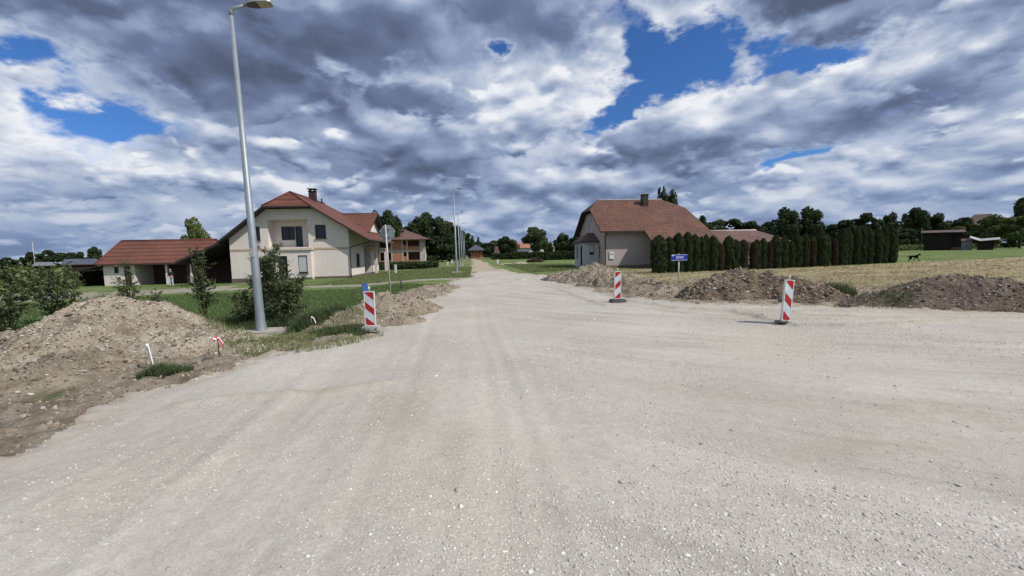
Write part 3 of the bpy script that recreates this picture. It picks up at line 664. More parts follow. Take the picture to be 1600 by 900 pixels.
heap('soil_heap', 'broad brown heap of clay under the sign with its back turned', 'soil heap',
     [blob(600, 490, 463, 1.1, 1.0), blob(622, 488, 464, 1.2, 1.0), blob(575, 505, 483, .8, .7), blob(645, 484, 472, .9, .9), blob(610, 504, 488, .9, .6)], 'pile_mid', 0.05, 0.22, 17, 0.75, stones=500, ssize=.018, clods=900, csize=0.022)
heap('soil_heap', 'ridge of yellowish clay lumps beside the left road edge, beyond the back-turned sign', 'soil heap',
     [blob(650, 464, 455, 1.1, 1.0), blob(668, 457, 448, 1.2, 1.3), blob(688, 450, 444, 1.1, 1.4)], 'pile_mid', 0.07, 0.2, 23, 0.75, stones=300, ssize=.025, clods=600, csize=0.03)
heap('soil_heap', 'lumpy clay heap along the right road edge in front of the brown roofed house', 'soil heap',
     [blob(885, 437, 425, 1.5, 1.3), blob(915, 440, 420, 1.6, 1.3), blob(932, 440, 415, 1.5, 1.3), blob(950, 446, 428, 1.5, 1.2), blob(985, 448, 430, 1.5, 1.1), blob(1015, 455, 440, 1.4, 1.0), blob(1045, 462, 448, 1.2, .8)],
     'pile_mid', 0.07, 0.38, 29, 0.75, stones=500, ssize=.03, clods=2200, csize=0.028)
heap('soil_heap', 'tall cloddy dark heap between the blue street sign and the tilted striped board', 'soil heap',
     [blob(1110, 466, 438, 1.1, .8), blob(1150, 464, 424, 1.5, 1.2), blob(1195, 464, 431, 1.4, 1.2), blob(1235, 466, 436, 1.3, 1.1), blob(1270, 470, 449, 1.2, .8)],
     'pile_dark', 0.05, 0.32, 37, 0.7, stones=400, ssize=.025, clods=2000, csize=0.026, clod_mat='clods')
heap('soil_heap', 'long dark smooth-backed heap of topsoil at the right edge of view', 'soil heap',
     [blob(1370, 476, 461, 1.2, .8), blob(1430, 474, 446, 1.7, 1.1), blob(1490, 474, 432, 1.9, 1.3), blob(1560, 477, 441, 1.9, 1.2), blob(1640, 480, 452, 2.0, 1.2), blob(1740, 484, 462, 2.0, 1.2)],
     'pile_darkgreen', 0.05, 0.14, 43, 0.8, stones=900, ssize=.015, clods=2200, csize=0.022, clod_mat='clods_dark')
def surf(x, y):
    x = np.atleast_1d(np.asarray(x, float)); y = np.atleast_1d(np.asarray(y, float)); z = gheight(x, y)
    for (b, a, s, p) in HEAPS:
        h = heap_h(b, x, y, a, s, p); z = np.where(h > 0.005, np.maximum(z, T(x, y)+h-0.01), z)
    return z
def sz1(x, y): return float(surf(x, y)[0])

# ------------------------------------------------------------------ grass, straw, clods on the verges (nobody could count them)
def in_poly_pts(poly, n, ymax=60):
    xs = [p[0] for p in poly]; ys = [p[1] for p in poly]
    x = min(xs)+RNG.random(n)*(max(xs)-min(xs)); y = min(ys)+RNG.random(n)*(min(max(ys), ymax)-min(ys))
    ok = pip(x, y, poly); return x[ok], y[ok]
def front(x, y):      # only what the photo could see
    lat = (x*math.cos(PSI)-y*math.sin(PSI))/np.maximum(0.1, x*math.sin(PSI)+y*math.cos(PSI)); return (np.abs(lat) < 1.4) & (y > 1)
LAMP = g2(409, 523)
def stuff_blades(name, x, y, h, w, mat, **k):
    ok_ = np.hypot((x-LAMP[0]-.15)/.66, (y-LAMP[1]+.15)/.6) > 1; x, y = x[ok_], y[ok_]
    if 'rnd' in k: k['rnd'] = k['rnd'][ok_]
    if np.ndim(h): h = h[ok_]
    if np.ndim(w): w = w[ok_]
    z = surf(x, y); o = link(name, blades_mesh(name, np.stack([x, y, z-0.01], -1), h*(0.55+0.9*RNG.random(len(x))), w, **k), M[mat]); tag(o, kind='stuff'); return o
x, y = in_poly_pts(lawn_poly, 420000); ok = front(x, y) & ~pip(x, y, dirt_l) & (RNG.random(len(x)) < np.clip(14/np.hypot(x, y), 0, 1)**1.3); x, y = x[ok], y[ok]
stuff_blades('grass', x, y, 0.075, 0.013+0.0009*np.hypot(x, y), 'blade', lean=0.8)
# rough verge grass round the lamp foot and in front of the heaps
vg = gg([(300, 520), (420, 500), (560, 505), (600, 525), (520, 545), (430, 558), (380, 560), (340, 545)])
x, y = in_poly_pts(vg, 30000); ok = RNG.random(len(x)) < ss(0.36, 0.6, fbm(x*1.6, y*1.6, 3, 120)+0.05); x, y = x[ok], y[ok]
stuff_blades('verge_grass', x, y, 0.11, 0.011, 'blade_mix', lean=1.0)
vg2 = gg([(700, 428), (738, 402.5), (620, 404), (560, 414), (540, 436), (600, 436)])
x, y = in_poly_pts([(-12, 32.6), (-0.2, 32.6), (0.0, 60), (-12, 60)], 90000, 62); x, y = x[:60000], y[:60000]
stuff_blades('rough_grass', x, y, 0.11, 0.05, 'blade_mix', lean=0.8)
# straw left on the mown field
x, y = in_poly_pts(hay_poly, 900000, 60); r = np.hypot(x, y); ok = front(x, y) & (RNG.random(len(x)) < np.clip(16/r, 0, 1)**1.6*0.75); x, y, r = x[ok], y[ok], r[ok]
row = fbm(x*0.5, y*2.2, 4, 140)
ok = RNG.random(len(x)) < 0.25+1.4*ss(0.42, 0.62, row); x, y, r, row = x[ok][:230000], y[ok][:230000], r[ok][:230000], row[ok][:230000]
stuff_blades('straw', x, y, 0.12+0.16*row, 0.010+0.0008*r, 'blade_dry', lean=1.2, flatlie=0.45, rnd=np.clip(0.45*RNG.random(len(x))+1.9*(fbm(x*0.22, y*0.9, 4, 230)-0.36), 0, 1))
x, y = in_poly_pts(dirt_l, 16000, 12); ok = front(x, y) & ~pip(x, y, road_poly) & (RNG.random(len(x)) < ss(0.42, 0.62, fbm(x*1.3, y*1.3, 4, 260))); x, y = x[ok][:5000], y[ok][:5000]
stuff_blades('dead_grass', x, y, 0.13, 0.006, 'blade_dry', lean=1.3, flatlie=0.75, rnd=RNG.random(len(x))**2.5)
# meadow tufts right of the far road
x, y = in_poly_pts([(5.3, 37), (13, 43), (14, 60), (5.3, 70)], 50000, 75)
stuff_blades('meadow_tufts', x, y, 0.14, 0.05, 'blade_mix', lean=0.8, rnd=RNG.random(len(x))**1.5)
# crumbs of soil along the verges
for nm, poly, n, mt in (('soil_crumbs', dirt_l, 14000, 'clods'), ('soil_crumbs', dirt_r, 16000, 'clods')):
    x, y = in_poly_pts(poly, n*3, 40); ok = front(x, y) & ~pip(x, y, road_poly) & (RNG.random(len(x)) < fbm(x*1.5, y*1.5, 3, 160)*1.2) & (RNG.random(len(x)) < np.clip(9/np.hypot(x, y), .25, 1)); x, y = x[ok][:n], y[ok][:n]
    sz = np.exp(RNG.normal(size=len(x))*0.5)*0.016+0.0006*np.hypot(x, y)
    o = link(nm, stones_mesh(nm, np.stack([x, y, surf(x, y)], -1), sz, 0.7, 0.35, False), M[mt]); tag(o, kind='stuff')

def tuft(name, label, cat, px, py, r, h, n, mat='blade_weed', w=0.012, lean=0.6, stalks=0, group=None, pos=None):
    x0, y0 = (pos or g2(px, py)); a = RNG.random(n)*6.283; rr = r*np.sqrt(RNG.random(n))*(0.6+0.7*fbm(np.cos(a)*2, np.sin(a)*2, 2, int(px)))
    x = x0+rr*np.cos(a)*1.3; y = y0+rr*np.sin(a)*0.7; far_ = np.hypot((x-LAMP[0]-.15)/.66, (y-LAMP[1]+.15)/.6) > 1; x, y, rr = x[far_], y[far_], rr[far_]; n = len(x); z = surf(x, y); z0 = sz1(x0, y0)
    P = np.stack([x-x0, y-y0, z-z0-0.01], -1)
    o = link(name, blades_mesh(name, P, h*(0.5+0.8*RNG.random(n))*(1.1-0.6*rr/r), w, lean), M[mat]); o.location = (x0, y0, z0)
    return tag(o, label, cat, group)
tuft('grass_tuft', 'green grass tuft at the toe of the pale stony heap', 'grass tuft', 258, 588, 0.34, 0.24, 1500, w=0.009, lean=0.9)
tuft('grass_tuft', 'tall green weed clump between the two dark heaps on the right', 'weed clump', 1312, 466, 0.5, 0.55, 1300, w=0.012)
tuft('weed_patch', 'low green weeds growing on the left end of the long topsoil heap', 'weeds', 1390, 479, 0.75, 0.09, 1500, w=0.011)
tuft('grass_tuft', 'dry yellow grass tuft behind the right shoulder of the stony heap', 'grass tuft', 232, 505, 0.35, 0.45, 700, 'blade_mix', w=0.012, pos=(-9.3, 11.2))
tuft('weed_patch', 'dark green weeds spreading in front of the lamp post bush', 'weeds', 460, 516, 1.1, 0.42, 4200, w=0.013, lean=0.8)
tuft('weed_patch', 'green weeds on the left side of the lamp foot', 'weeds', 358, 514, 1.1, 0.40, 4200, w=0.013, lean=0.8)
tuft('weed_patch', 'leafy weeds between the small red and white peg and the left striped board', 'weeds', 535, 522, 0.65, 0.22, 2200, w=0.012, lean=0.9)
tuft('weed_patch', 'weeds under the leftmost leafy shrub at the picture edge', 'weeds', 30, 520, 1.0, 0.35, 2500, w=0.013, pos=(-11.6, 9.2))

# ------------------------------------------------------------------ shrubs with stems and real leaves
def shrub(name, label, cat, px, py, top, width, nst, nleaf, lsize=0.045, mat='leaf_shrub', spread=0.5, pos=None, dense=1.0, taper=0.5, rust=0):
    x0, y0 = (pos or g2(px, py)); z0 = sz1(x0, y0); h = max(0.4, U(px, top, y0)[1]-z0)
    root = thing(name, label, cat, (x0, y0, z0-0.03)); sb = MB(); LP = []; 
    for k in range(nst):
        a = random.random()*6.283; q = random.random()**0.5; hh = h*(0.62+0.38*random.random()) if k else h
        bx, by = 0.12*q*math.cos(a), 0.12*q*math.sin(a); R = width*0.5*q*spread*2
        ex, ey = R*math.cos(a), R*math.sin(a)*0.8; pts = []
        for i in range(6):
            t = i/5; e = t**(0.8 if taper < 0.6 else 0.6)
            pts.append(Vector((bx+(ex-bx)*e+0.03*random.uniform(-1, 1), by+(ey-by)*e+0.03*random.uniform(-1, 1), hh*t)))
        sb.tube([root.location+p for p in pts], [0.013*(1-0.8*i/5)+0.002 for i in range(6)], 5)
        for i in range(14):                     # twigs
            t = 0.18+0.82*random.random(); j = min(4, int(t*5)); p = pts[j].lerp(pts[j+1], t*5-j)
            aa = random.random()*6.283; L = (0.16+0.2*random.random())*(1.15-t*0.7)*min(1.5, h/1.2)
            e = p+Vector((math.cos(aa)*L, math.sin(aa)*L, L*0.6))
            sb.tube([root.location+p, root.location+e], [0.004, 0.002], 4)
            for m_ in range(int(nleaf/(nst*14))+1):
                s = random.random()**0.7; c = p.lerp(e, s); LP.append((c.x+random.gauss(0, .035), c.y+random.gauss(0, .035), c.z+random.gauss(0, .035)))
    sb.build('stem', M['bark'], root)
    LP = np.array(LP); n = len(LP)
    sc = lsize*(0.6+0.7*RNG.random(n)); N = RNG.normal(size=(n, 3)); N[:, 2] += 0.6
    rn = np.clip(RNG.random(n)*0.8+0.25*(LP[:, 2]/h)*RNG.random(n), 0, 1)
    link('foliage', leaf_mesh('foliage', LP, sc, N, rn, 1.1), M[mat], root)
    if rust:
        Q_ = np.stack([width*0.36+RNG.normal(size=rust)*0.05, RNG.normal(size=rust)*0.07-0.1, RNG.random(rust)*h*0.45+0.12], -1)
        link('rusty_foliage', leaf_mesh('rusty_foliage', Q_, 0.05, None, None, 1.1), M['leaf_rust'], root)['label'] = 'rust brown leaves on the right flank of the bush'
    return root
shrub('leafy_bush', 'tallest dense bush right behind the lamp post, with a rusty right side', 'bush', 424, 508, 381, 1.0, 18, 4600, 0.042, spread=0.46, rust=160, mat='leaf_shrub')
shrub('leafy_bush', 'rounder green half of the thicket, right of the lamp post bush', 'bush', 454, 512, 428, 0.75, 12, 2700, 0.045, spread=0.5, mat='leaf_shrub')
shrub('leafy_bush', 'thin low bush just left of the galvanised lamp post', 'bush', 388, 512, 452, 0.8, 8, 1200, 0.045)
shrub('young_shrub', 'slender upright shrub with bare gaps left of the lamp post', 'shrub', 322, 503, 386, 0.55, 6, 1300, 0.05, spread=0.55)
shrub('young_shrub', 'small open sapling behind the right slope of the stony heap', 'shrub', 207, 486, 408, 1.1, 6, 760, 0.05)
shrub('young_shrub', 'spindly weed stalk between the stony heap sapling and the slender shrub', 'shrub', 246, 498, 446, 0.4, 4, 220, 0.04)
shrub('young_shrub', 'wide bush directly behind the left shoulder of the stony heap', 'shrub', 96, 505, 416, 1.7, 11, 2000, 0.05, spread=0.5)
shrub('young_shrub', 'leftmost shrub, cut by the picture edge', 'shrub', 14, 520, 424, 1.3, 9, 2100, 0.055, spread=0.5)
shrub('young_shrub', 'light green airy tree-like shrub rising above the leftmost shrub', 'shrub', 38, 470, 398, 3.6, 14, 3400, 0.085, mat='leaf_light', spread=0.5)
shrub('young_shrub', 'light green shrub in front of the grey roofed barns at far left', 'shrub', 92, 462, 410, 3.0, 10, 2200, 0.085, mat='leaf_light', spread=0.5)

# ------------------------------------------------------------------ trees
def crown_points(n, blobs, shell=0.35):
    w = np.array([b[3]**2 for b in blobs]); w = w/w.sum(); k = RNG.choice(len(blobs), n, p=w); B = np.array([b[:3] for b in blobs]); R = np.array([b[3] for b in blobs])
    d = RNG.normal(size=(n, 3)); d /= np.linalg.norm(d, axis=1, keepdims=True); r = (1-shell*RNG.random(n)**1.5)
    P = B[k]+d*(R[k]*r)[:, None]*np.array([1, 1, .85]); return P, d, k
def make_tree_mesh(h, w, kind, n, leaf, trunk_h=0.18, seed=0):
    rs = random.Random(seed); blobs = []
    if kind == 'round':
        for k in range(28):
            a = rs.random()*6.283; q = rs.random()**0.5; zz = rs.random(); wr = w*0.5*math.sin(math.pi*(0.2+0.68*zz))
            blobs.append((q*wr*0.75*math.cos(a), q*wr*0.75*math.sin(a), h*(trunk_h+0.05)+h*(0.86-trunk_h)*zz, w*(0.095+0.10*rs.random())))
    elif kind == 'wide':
        for k in range(32):
            a = rs.random()*6.283; q = rs.random()**0.5; zz = rs.random(); wr = w*0.5*(1-0.5*zz**2)
            blobs.append((q*wr*0.85*math.cos(a), q*wr*0.85*math.sin(a), h*(trunk_h+0.08)+h*(0.8-trunk_h)*zz, w*(0.07+0.09*rs.random())))
    elif kind == 'spire':
        for k in range(14):
            zz = k/13; r = w*0.26*(1 if zz < .9 else .8); a = rs.random()*6.283
            blobs.append((0.2*r*math.cos(a), 0.2*r*math.sin(a), h*(0.1+0.82*zz), r*1.05))
    elif kind == 'conifer':
        for k in range(16):
            zz = k/15; r = w*0.5*(1-0.86*zz); 
            for j in range(3):
                a = rs.random()*6.283; blobs.append((0.55*r*math.cos(a), 0.55*r*math.sin(a), h*(0.12+0.85*zz), r*0.5+0.05))
    blobs.append((0, 0, h*0.5, w*0.22))
    P, d, k = crown_points(n, blobs)
    tone = np.array([rs.random() for _ in blobs])[k]
    rn = np.clip(0.45*tone+0.45*RNG.random(n)+0.1*(P[:, 2]/h), 0, 1)
    me = leaf_mesh('crown', P, leaf*(0.6+0.8*RNG.random(n)), d+0.7*RNG.normal(size=(n, 3)), rn, 1.5)
    tb = MB(); th = h*0.55 if kind != 'conifer' else h*0.9; r0 = 0.028
    tb.tube([(0, 0, -0.2), (0, 0, h*trunk_h), (0.1*w*0.2, 0, th)], [r0*1.3, r0, r0*0.35], 7)
    if kind in ('round', 'wide'):
        for b in blobs[:7]: tb.tube([(0, 0, h*trunk_h*(0.9+0.5*rs.random())), (b[0]*0.5, b[1]*0.5, (b[2]+h*trunk_h)*0.55), (b[0], b[1], b[2])], [r0*0.55, r0*0.35, r0*0.12], 5)
    return me, tb
TREE_PROTO = {}
def tree(label, kind, px, top, wpx, D, mat='leaf_dark', name=None, group='trees on the skyline', cat='tree', n=None, py=None, trunk_h=0.16):
    f = ray(px, 400); x = f[0]/f[1]*D; y = D
    z = float(T(x, y)); zt = U(px, top, D)[1]; h = (zt-z)*(1.04 if kind != 'spire' else .9); wpx = wpx*{'round': 1.38, 'wide': 1.38, 'spire': 2.5, 'conifer': 1.1}[kind]; depth = x*math.sin(PSI)+y*math.cos(PSI); w = wpx*depth/F*math.cos(math.atan2(x, y)-PSI)
    key = (kind, mat, random.Random(int(px*7)).randint(0, 1), trunk_h > 0.2)
    if key not in TREE_PROTO:
        lf = {'spire': 0.045, 'conifer': 0.04}.get(kind, 0.027)
        me, tb = make_tree_mesh(1.0, 1.0, kind, {'spire': 2200, 'conifer': 2200}.get(kind, 7500), lf, trunk_h, hash_key(key))
        r = bpy.data.objects.new(name or 'tree', None); 
        cr = bpy.data.objects.new('crown', me); me.materials.append(M[mat]); cr.parent = r
        tme = bpy.data.meshes.new('trunk'); tme.from_pydata(tb.v, [], tb.f); tme.materials.append(M['bark']); tr = bpy.data.objects.new('trunk', tme); tr.parent = r
        TREE_PROTO[key] = (me, tme)
    me, tme = TREE_PROTO[key]
    r = thing(name or {'spire': 'poplar_tree', 'conifer': 'conifer_tree'}.get(kind, 'deciduous_tree'), label, cat, (x, y, z), group)
    r.scale = (w, w, h); r.rotation_euler[2] = random.Random(int(px)).random()*6.283
    for nm, m_ in (('crown', me), ('trunk', tme)):
        o = bpy.data.objects.new(nm, m_); C.objects.link(o); o.parent = r
    return r
def hash_key(k): return sum((i+1)*ord(c) for i, c in enumerate(str(k))) % 9973
TR = [  # label, kind, px, top, width px, distance, material
 ('dark round tree at the left end of the far wood behind the grey barns', 'wide', 48, 393, 30, 250, 'leaf_dark'),
 ('broad dark tree crowning the far wood left of the red roofed outbuilding', 'wide', 78, 390, 46, 250, 'leaf_dark'),
 ('low dark tree in the far wood, just right of its broadest crown', 'wide', 106, 394, 34, 245, 'leaf_dark'),
 ('small dark tree between the far wood and the outbuilding roof', 'wide', 126, 393, 24, 240, 'leaf_dark'),
 ('round dark tree touching the left hip of the outbuilding roof', 'round', 147, 387, 24, 240, 'leaf_dark'),
 ('low tree on the horizon at the extreme left edge', 'wide', 8, 402, 40, 240, 'leaf_dark'),
 ('green pine-like tree rising behind the right end of the outbuilding roof', 'round', 305, 345, 42, 62, 'leaf_light'),
 ('dark tree directly behind the cross gable of the cream house', 'round', 590, 334, 28, 125, 'leaf_dark'),
 ('dark tree above the left end of the unfinished brick house roof', 'round', 613, 333, 36, 125, 'leaf_dark'),
 ('highest crown of the dark tree mass behind the unfinished brick house', 'round', 664, 336, 42, 140, 'leaf_dark'),
 ('dark tree on the left flank of the mass above the hipped brick house roof', 'round', 643, 351, 30, 135, 'leaf_dark'),
 ('dark tree on the right side of the mass, left of the second lamp', 'round', 690, 343, 38, 140, 'leaf_dark'),
 ('dark tree behind the second street lamp', 'round', 708, 350, 28, 140, 'leaf_dark'),
 ('dense bushy dark tree filling the gap beside the grey unfinished annex', 'wide', 684, 368, 48, 128, 'leaf_dark'),
 ('lower dark tree at the foot of the second street lamp', 'wide', 702, 374, 40, 145, 'leaf_dark'),
 ('dark tree between the lamp row and the far brick bungalow', 'round', 725, 363, 30, 178, 'leaf_dark'),
 ('small pointed dark conifer left of the far brick bungalow', 'conifer', 739, 370, 12, 175, 'leaf_dark'),
 ('pointed dark conifer above the far brick bungalow', 'conifer', 748, 372, 11, 215, 'leaf_dark'),
 ('dark low tree directly behind the roof of the far brick bungalow', 'wide', 745, 377, 34, 230, 'leaf_dark'),
 ('low green tree right beside the far brick bungalow', 'wide', 765, 379, 24, 190, 'leaf_dark'),
 ('pale green low tree behind the small red triangular roof', 'wide', 775, 376, 32, 230, 'leaf_mid'),
 ('near-black round tree beside the small red triangular roof', 'round', 789, 371, 27, 175, 'leaf_dark'),
 ('mid green tree partly hiding the orange roofed houses', 'round', 801, 377, 16, 172, 'leaf_mid'),
 ('solitary round tree with a visible trunk between the orange roofs and the white shed', 'round', 837, 357, 33, 150, 'leaf_mid'),
 ('small dark bushy tree right of the solitary round tree', 'wide', 857, 378, 16, 165, 'leaf_dark'),
 ('bushy dark tree left of the beige pink house', 'round', 880, 366, 25, 140, 'leaf_dark'),
 ('dark tree touching the eave of the beige pink house', 'round', 899, 370, 24, 135, 'leaf_dark'),
 ('left and thicker of the two dark poplars above the brown roof', 'spire', 1034.5, 291, 14, 90, 'leaf_dark'),
 ('right and thinner of the two dark poplars above the brown roof', 'spire', 1050, 293, 11.5, 90, 'leaf_dark'),
 ('dark tree peeping out beside the right rake of the brown roof', 'round', 1094, 340, 22, 110, 'leaf_dark'),
 ('wide light green tree above the left end of the garage roof', 'wide', 1130, 342, 78, 130, 'leaf_mid'),
 ('low dark tree above the middle of the garage roof', 'wide', 1170, 345, 50, 125, 'leaf_dark'),
 ('small dark tree above the right end of the garage ridge', 'wide', 1196, 346, 42, 135, 'leaf_dark'),
 ('left crown of the big twin tree beyond the garage', 'round', 1228, 328, 48, 105, 'leaf_dark'),
 ('right crown of the big twin tree beyond the garage', 'round', 1264, 327, 50, 105, 'leaf_dark'),
 ('low tree in the dip between the twin tree and the hedge end trees', 'wide', 1298, 350, 50, 120, 'leaf_dark'),
 ('dark round tree above the hedge, left of the broad one', 'wide', 1318, 343, 48, 115, 'leaf_dark'),
 ('broad dark tree rising above the right half of the thuja hedge', 'wide', 1348, 332, 54, 112, 'leaf_dark'),
 ('narrow dark tree above the right end of the thuja hedge', 'round', 1388, 335, 34, 125, 'leaf_dark'),
 ('tall dark tree above the long rust coloured barn roof', 'round', 1430, 327, 46, 118, 'leaf_dark'),
 ('dark tree right of the tallest one over the barn roof', 'round', 1460, 336, 44, 118, 'leaf_dark'),
 ('low dark tree behind the black shed, left of the purple roof peak', 'wide', 1494, 340, 62, 120, 'leaf_dark'),
 ('dense low dark shrubbery tree between the hedge end and the black shed', 'wide', 1408, 357, 50, 92, 'leaf_dark'),
 ('light green spreading tree right behind the black shed', 'wide', 1510, 350, 72, 84, 'leaf_light'),
 ('green fruit tree standing behind the small pale roofed shed', 'wide', 1548, 337, 66, 80, 'leaf_light'),
 ('green fruit tree with a bare trunk at the right picture edge', 'wide', 1592, 336, 60, 76, 'leaf_light'),
 ('small rounded garden bush right of the pale roofed shed', 'wide', 1576, 374, 22, 76, 'leaf_mid'),
 ('tall dark tree cut by the right picture edge', 'round', 1600, 312, 56, 120, 'leaf_dark'),
]
for lb, kd, px, top, w_, D, mt in TR:
    tree(lb, kd, px, top, w_, D, mt, trunk_h=0.24 if ('trunk' in lb or 'fruit' in lb) else 0.05)
# ---- clipped field hedge beyond the meadow
def hedge(name, label, x0, y0, x1, y1, h, d, n, mat, leaf=0.16, group=None):
    z0 = float(T((x0+x1)/2, (y0+y1)/2)); L = math.hypot(x1-x0, y1-y0); t = RNG.random(n)
    tx, ty = (x1-x0)/L, (y1-y0)/L; hh = h*(0.8+0.35*fbm(t*L*0.3, t*0, 3, int(x0*3)+50))
    a = RNG.random(n)*math.pi; rr = 1-0.35*RNG.random(n)**2
    off = np.cos(a)*d*0.5*rr; z = (np.sin(a)**0.6)*hh*rr
    P = np.stack([(t-0.5)*L*tx-off*ty, (t-0.5)*L*ty+off*tx, z], -1)
    r = thing(name, label, 'hedge', ((x0+x1)/2, (y0+y1)/2, z0), group)
    link('foliage', leaf_mesh('foliage', P, leaf, None, None, 1.5), M[mat], r)
    c = MB(); c.obox(r.location+Vector((0, 0, h*0.35)), (tx, ty, 0), (-ty, tx, 0), (0, 0, 1), L/2-0.1, d*0.3, h*0.36); c.build('dark_core', M['thuja_core'], r)  # added dark box inside the leaves, stops the view through the hedge
a_ = g2(0, 0) if False else None
hedge('field_hedge', 'long low dark hedge across the meadow in the distance', 6.3, 132, 33, 134, 2.0, 2.2, 5200, 'leaf_dark', 0.28)
hedge('field_hedge', 'thicker nearer stretch of the dark hedge, ending at the beige pink house', 15.5, 100, 27.0, 101, 2.2, 2.2, 5200, 'leaf_dark', 0.22)
hedge('bramble_hedge', 'tangled low green hedge in front of the unfinished brick house', -21, 66, -5.3, 67, 1.3, 2.4, 5200, 'leaf_mid', 0.14)
hedge('bramble_hedge', 'weedy overgrown strip beyond the garden lawn, left of the black shed', 64, 76, 86, 82, 1.5, 3.0, 4000, 'leaf_light', 0.2)
hedge('bramble_hedge', 'overgrown green strip behind the sheds at the right edge', 92, 84, 135, 92, 1.3, 3.0, 4000, 'leaf_light', 0.2)
tuft('weed_patch', 'reddish brush pile lying in the meadow left of the beige pink house', 'brush pile', 850, 406, 1.35, 0.95, 1500, 'twig', w=0.09, lean=1.0, pos=(12.4, 80))
# ---- the row of thujas
def thuja_proto(mat, seed, w=1.0):
    rs = np.random.default_rng(seed); n = 3600
    t = rs.random(n)**0.9; prof = 0.5*np.clip(np.minimum(1, (1-t)*5.5)**0.5, .05, 1)*(0.82+0.18*np.minimum(1, t*6)); a = rs.random(n)*6.283
    lump = 1+0.36*(fbm(np.cos(a)*2+5, t*9+np.sin(a)*2, 3, seed)-0.5)*2
    r = prof*lump*(1-0.22*rs.random(n)**2)
    P = np.stack([r*np.cos(a), r*np.sin(a), t], -1)
    N = np.stack([np.cos(a), np.sin(a), 0.2+0*a], -1)+0.6*rs.normal(size=(n, 3))
    me = leaf_mesh('foliage', P, 0.055*(0.6+0.8*rs.random(n)), N, np.clip(0.35*rs.random(n)+0.65*fbm(a*1.2, t*12, 3, seed+3)**1.3, 0, 1), 0.8); me.materials.append(M[mat])
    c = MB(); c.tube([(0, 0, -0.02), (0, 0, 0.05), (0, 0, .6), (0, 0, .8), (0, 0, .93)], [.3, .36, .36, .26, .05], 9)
    ce = bpy.data.meshes.new('trunk'); ce.from_pydata(c.v, [], c.f); ce.materials.append(M['thuja_core'])  # added dark inner core against see-through, not a real trunk
    return me, ce
PG = [thuja_proto('leaf_thuja', s) for s in (1, 2, 3, 4, 5)]; PB = [thuja_proto('leaf_brown', 8), thuja_proto('leaf_brown', 9)]
ORD = 'first second third fourth fifth sixth seventh eighth ninth tenth eleventh twelfth thirteenth fourteenth fifteenth sixteenth seventeenth eighteenth nineteenth twentieth twenty-first twenty-second twenty-third twenty-fourth twenty-fifth twenty-sixth twenty-seventh twenty-eighth twenty-ninth thirtieth thirty-first thirty-second thirty-third thirty-fourth thirty-fifth thirty-sixth thirty-seventh thirty-eighth thirty-ninth fortieth forty-first forty-second'.split()
THU = [(1031, 368, 20), (1046, 371, 15), (1059, 365, 16), (1074, 365, 15), (1086, 368, 14), (1096, 371, 11), (1105, 369, 12), (1115, 371, 13), (1125, 380, 12), (1137, 370, 14), (1150, 375, 13), (1162, 376, 13), (1174, 378, 12), (1183, 376, 11), (1191, 374, 11), (1202, 378, 10), (1211, 369, 15), (1223, 370, 12),
       (1235, 378, 12), (1246, 367, 14), (1257, 366, 12), (1268, 369, 12), (1281, 361, 15), (1293, 368, 11), (1303, 374, 11), (1314, 358, 14), (1326, 358, 13), (1337, 357, 12), (1346, 357, 11), (1356, 357, 14), (1368, 358, 13), (1379, 356, 14), (1390, 356, 15)]
BR = {8, 11, 12, 15, 21, 24}
tA, tB = np.array(g2(1023, 427.5)), np.array(g2(1397, 410.5))
for i, (px, top, w_) in enumerate(THU):
    f = ray(px, 400); k = f[0]/f[1]     # meet the hedge line
    dx, dy = tB-tA; t = (k*tA[1]-tA[0])/(dx-k*dy); x, y = tA+t*(tB-tA); x += random.uniform(-.12, .12); y += random.uniform(-.12, .12)
    z = float(T(x, y)); h = U(px, top, y)[1]-z; depth = x*math.sin(PSI)+y*math.cos(PSI); w = w_*depth/F*1.2*math.cos(math.atan2(x, y)-PSI)
    br = i in BR; me, ce = random.choice(PB if br else PG)
    col = 'brown, half dead' if br else ('dark green' if i % 3 else 'dense green')
    ex = ', the one at the house end of the row' if i == 0 else (', last of the row beside the garden lawn' if i == len(THU)-1 else f', {ORD[i]} from the house end of the row')
    w *= random.uniform(.9, 1.14); h *= random.uniform(.985, 1.025)
    r = thing('thuja_tree', f'{col} columnar thuja{ex}', 'thuja', (x, y, z), 'thujas in the tall hedge row'); r.scale = (w, w, h); r.rotation_euler = (random.uniform(-.02, .02), random.uniform(-.02, .02), random.random()*6.28)
    for nm, m_ in (('foliage', me), ('trunk', ce)):  # second part is the added dark core inside the foliage
        o = bpy.data.objects.new(nm, m_); C.objects.link(o); o.parent = r

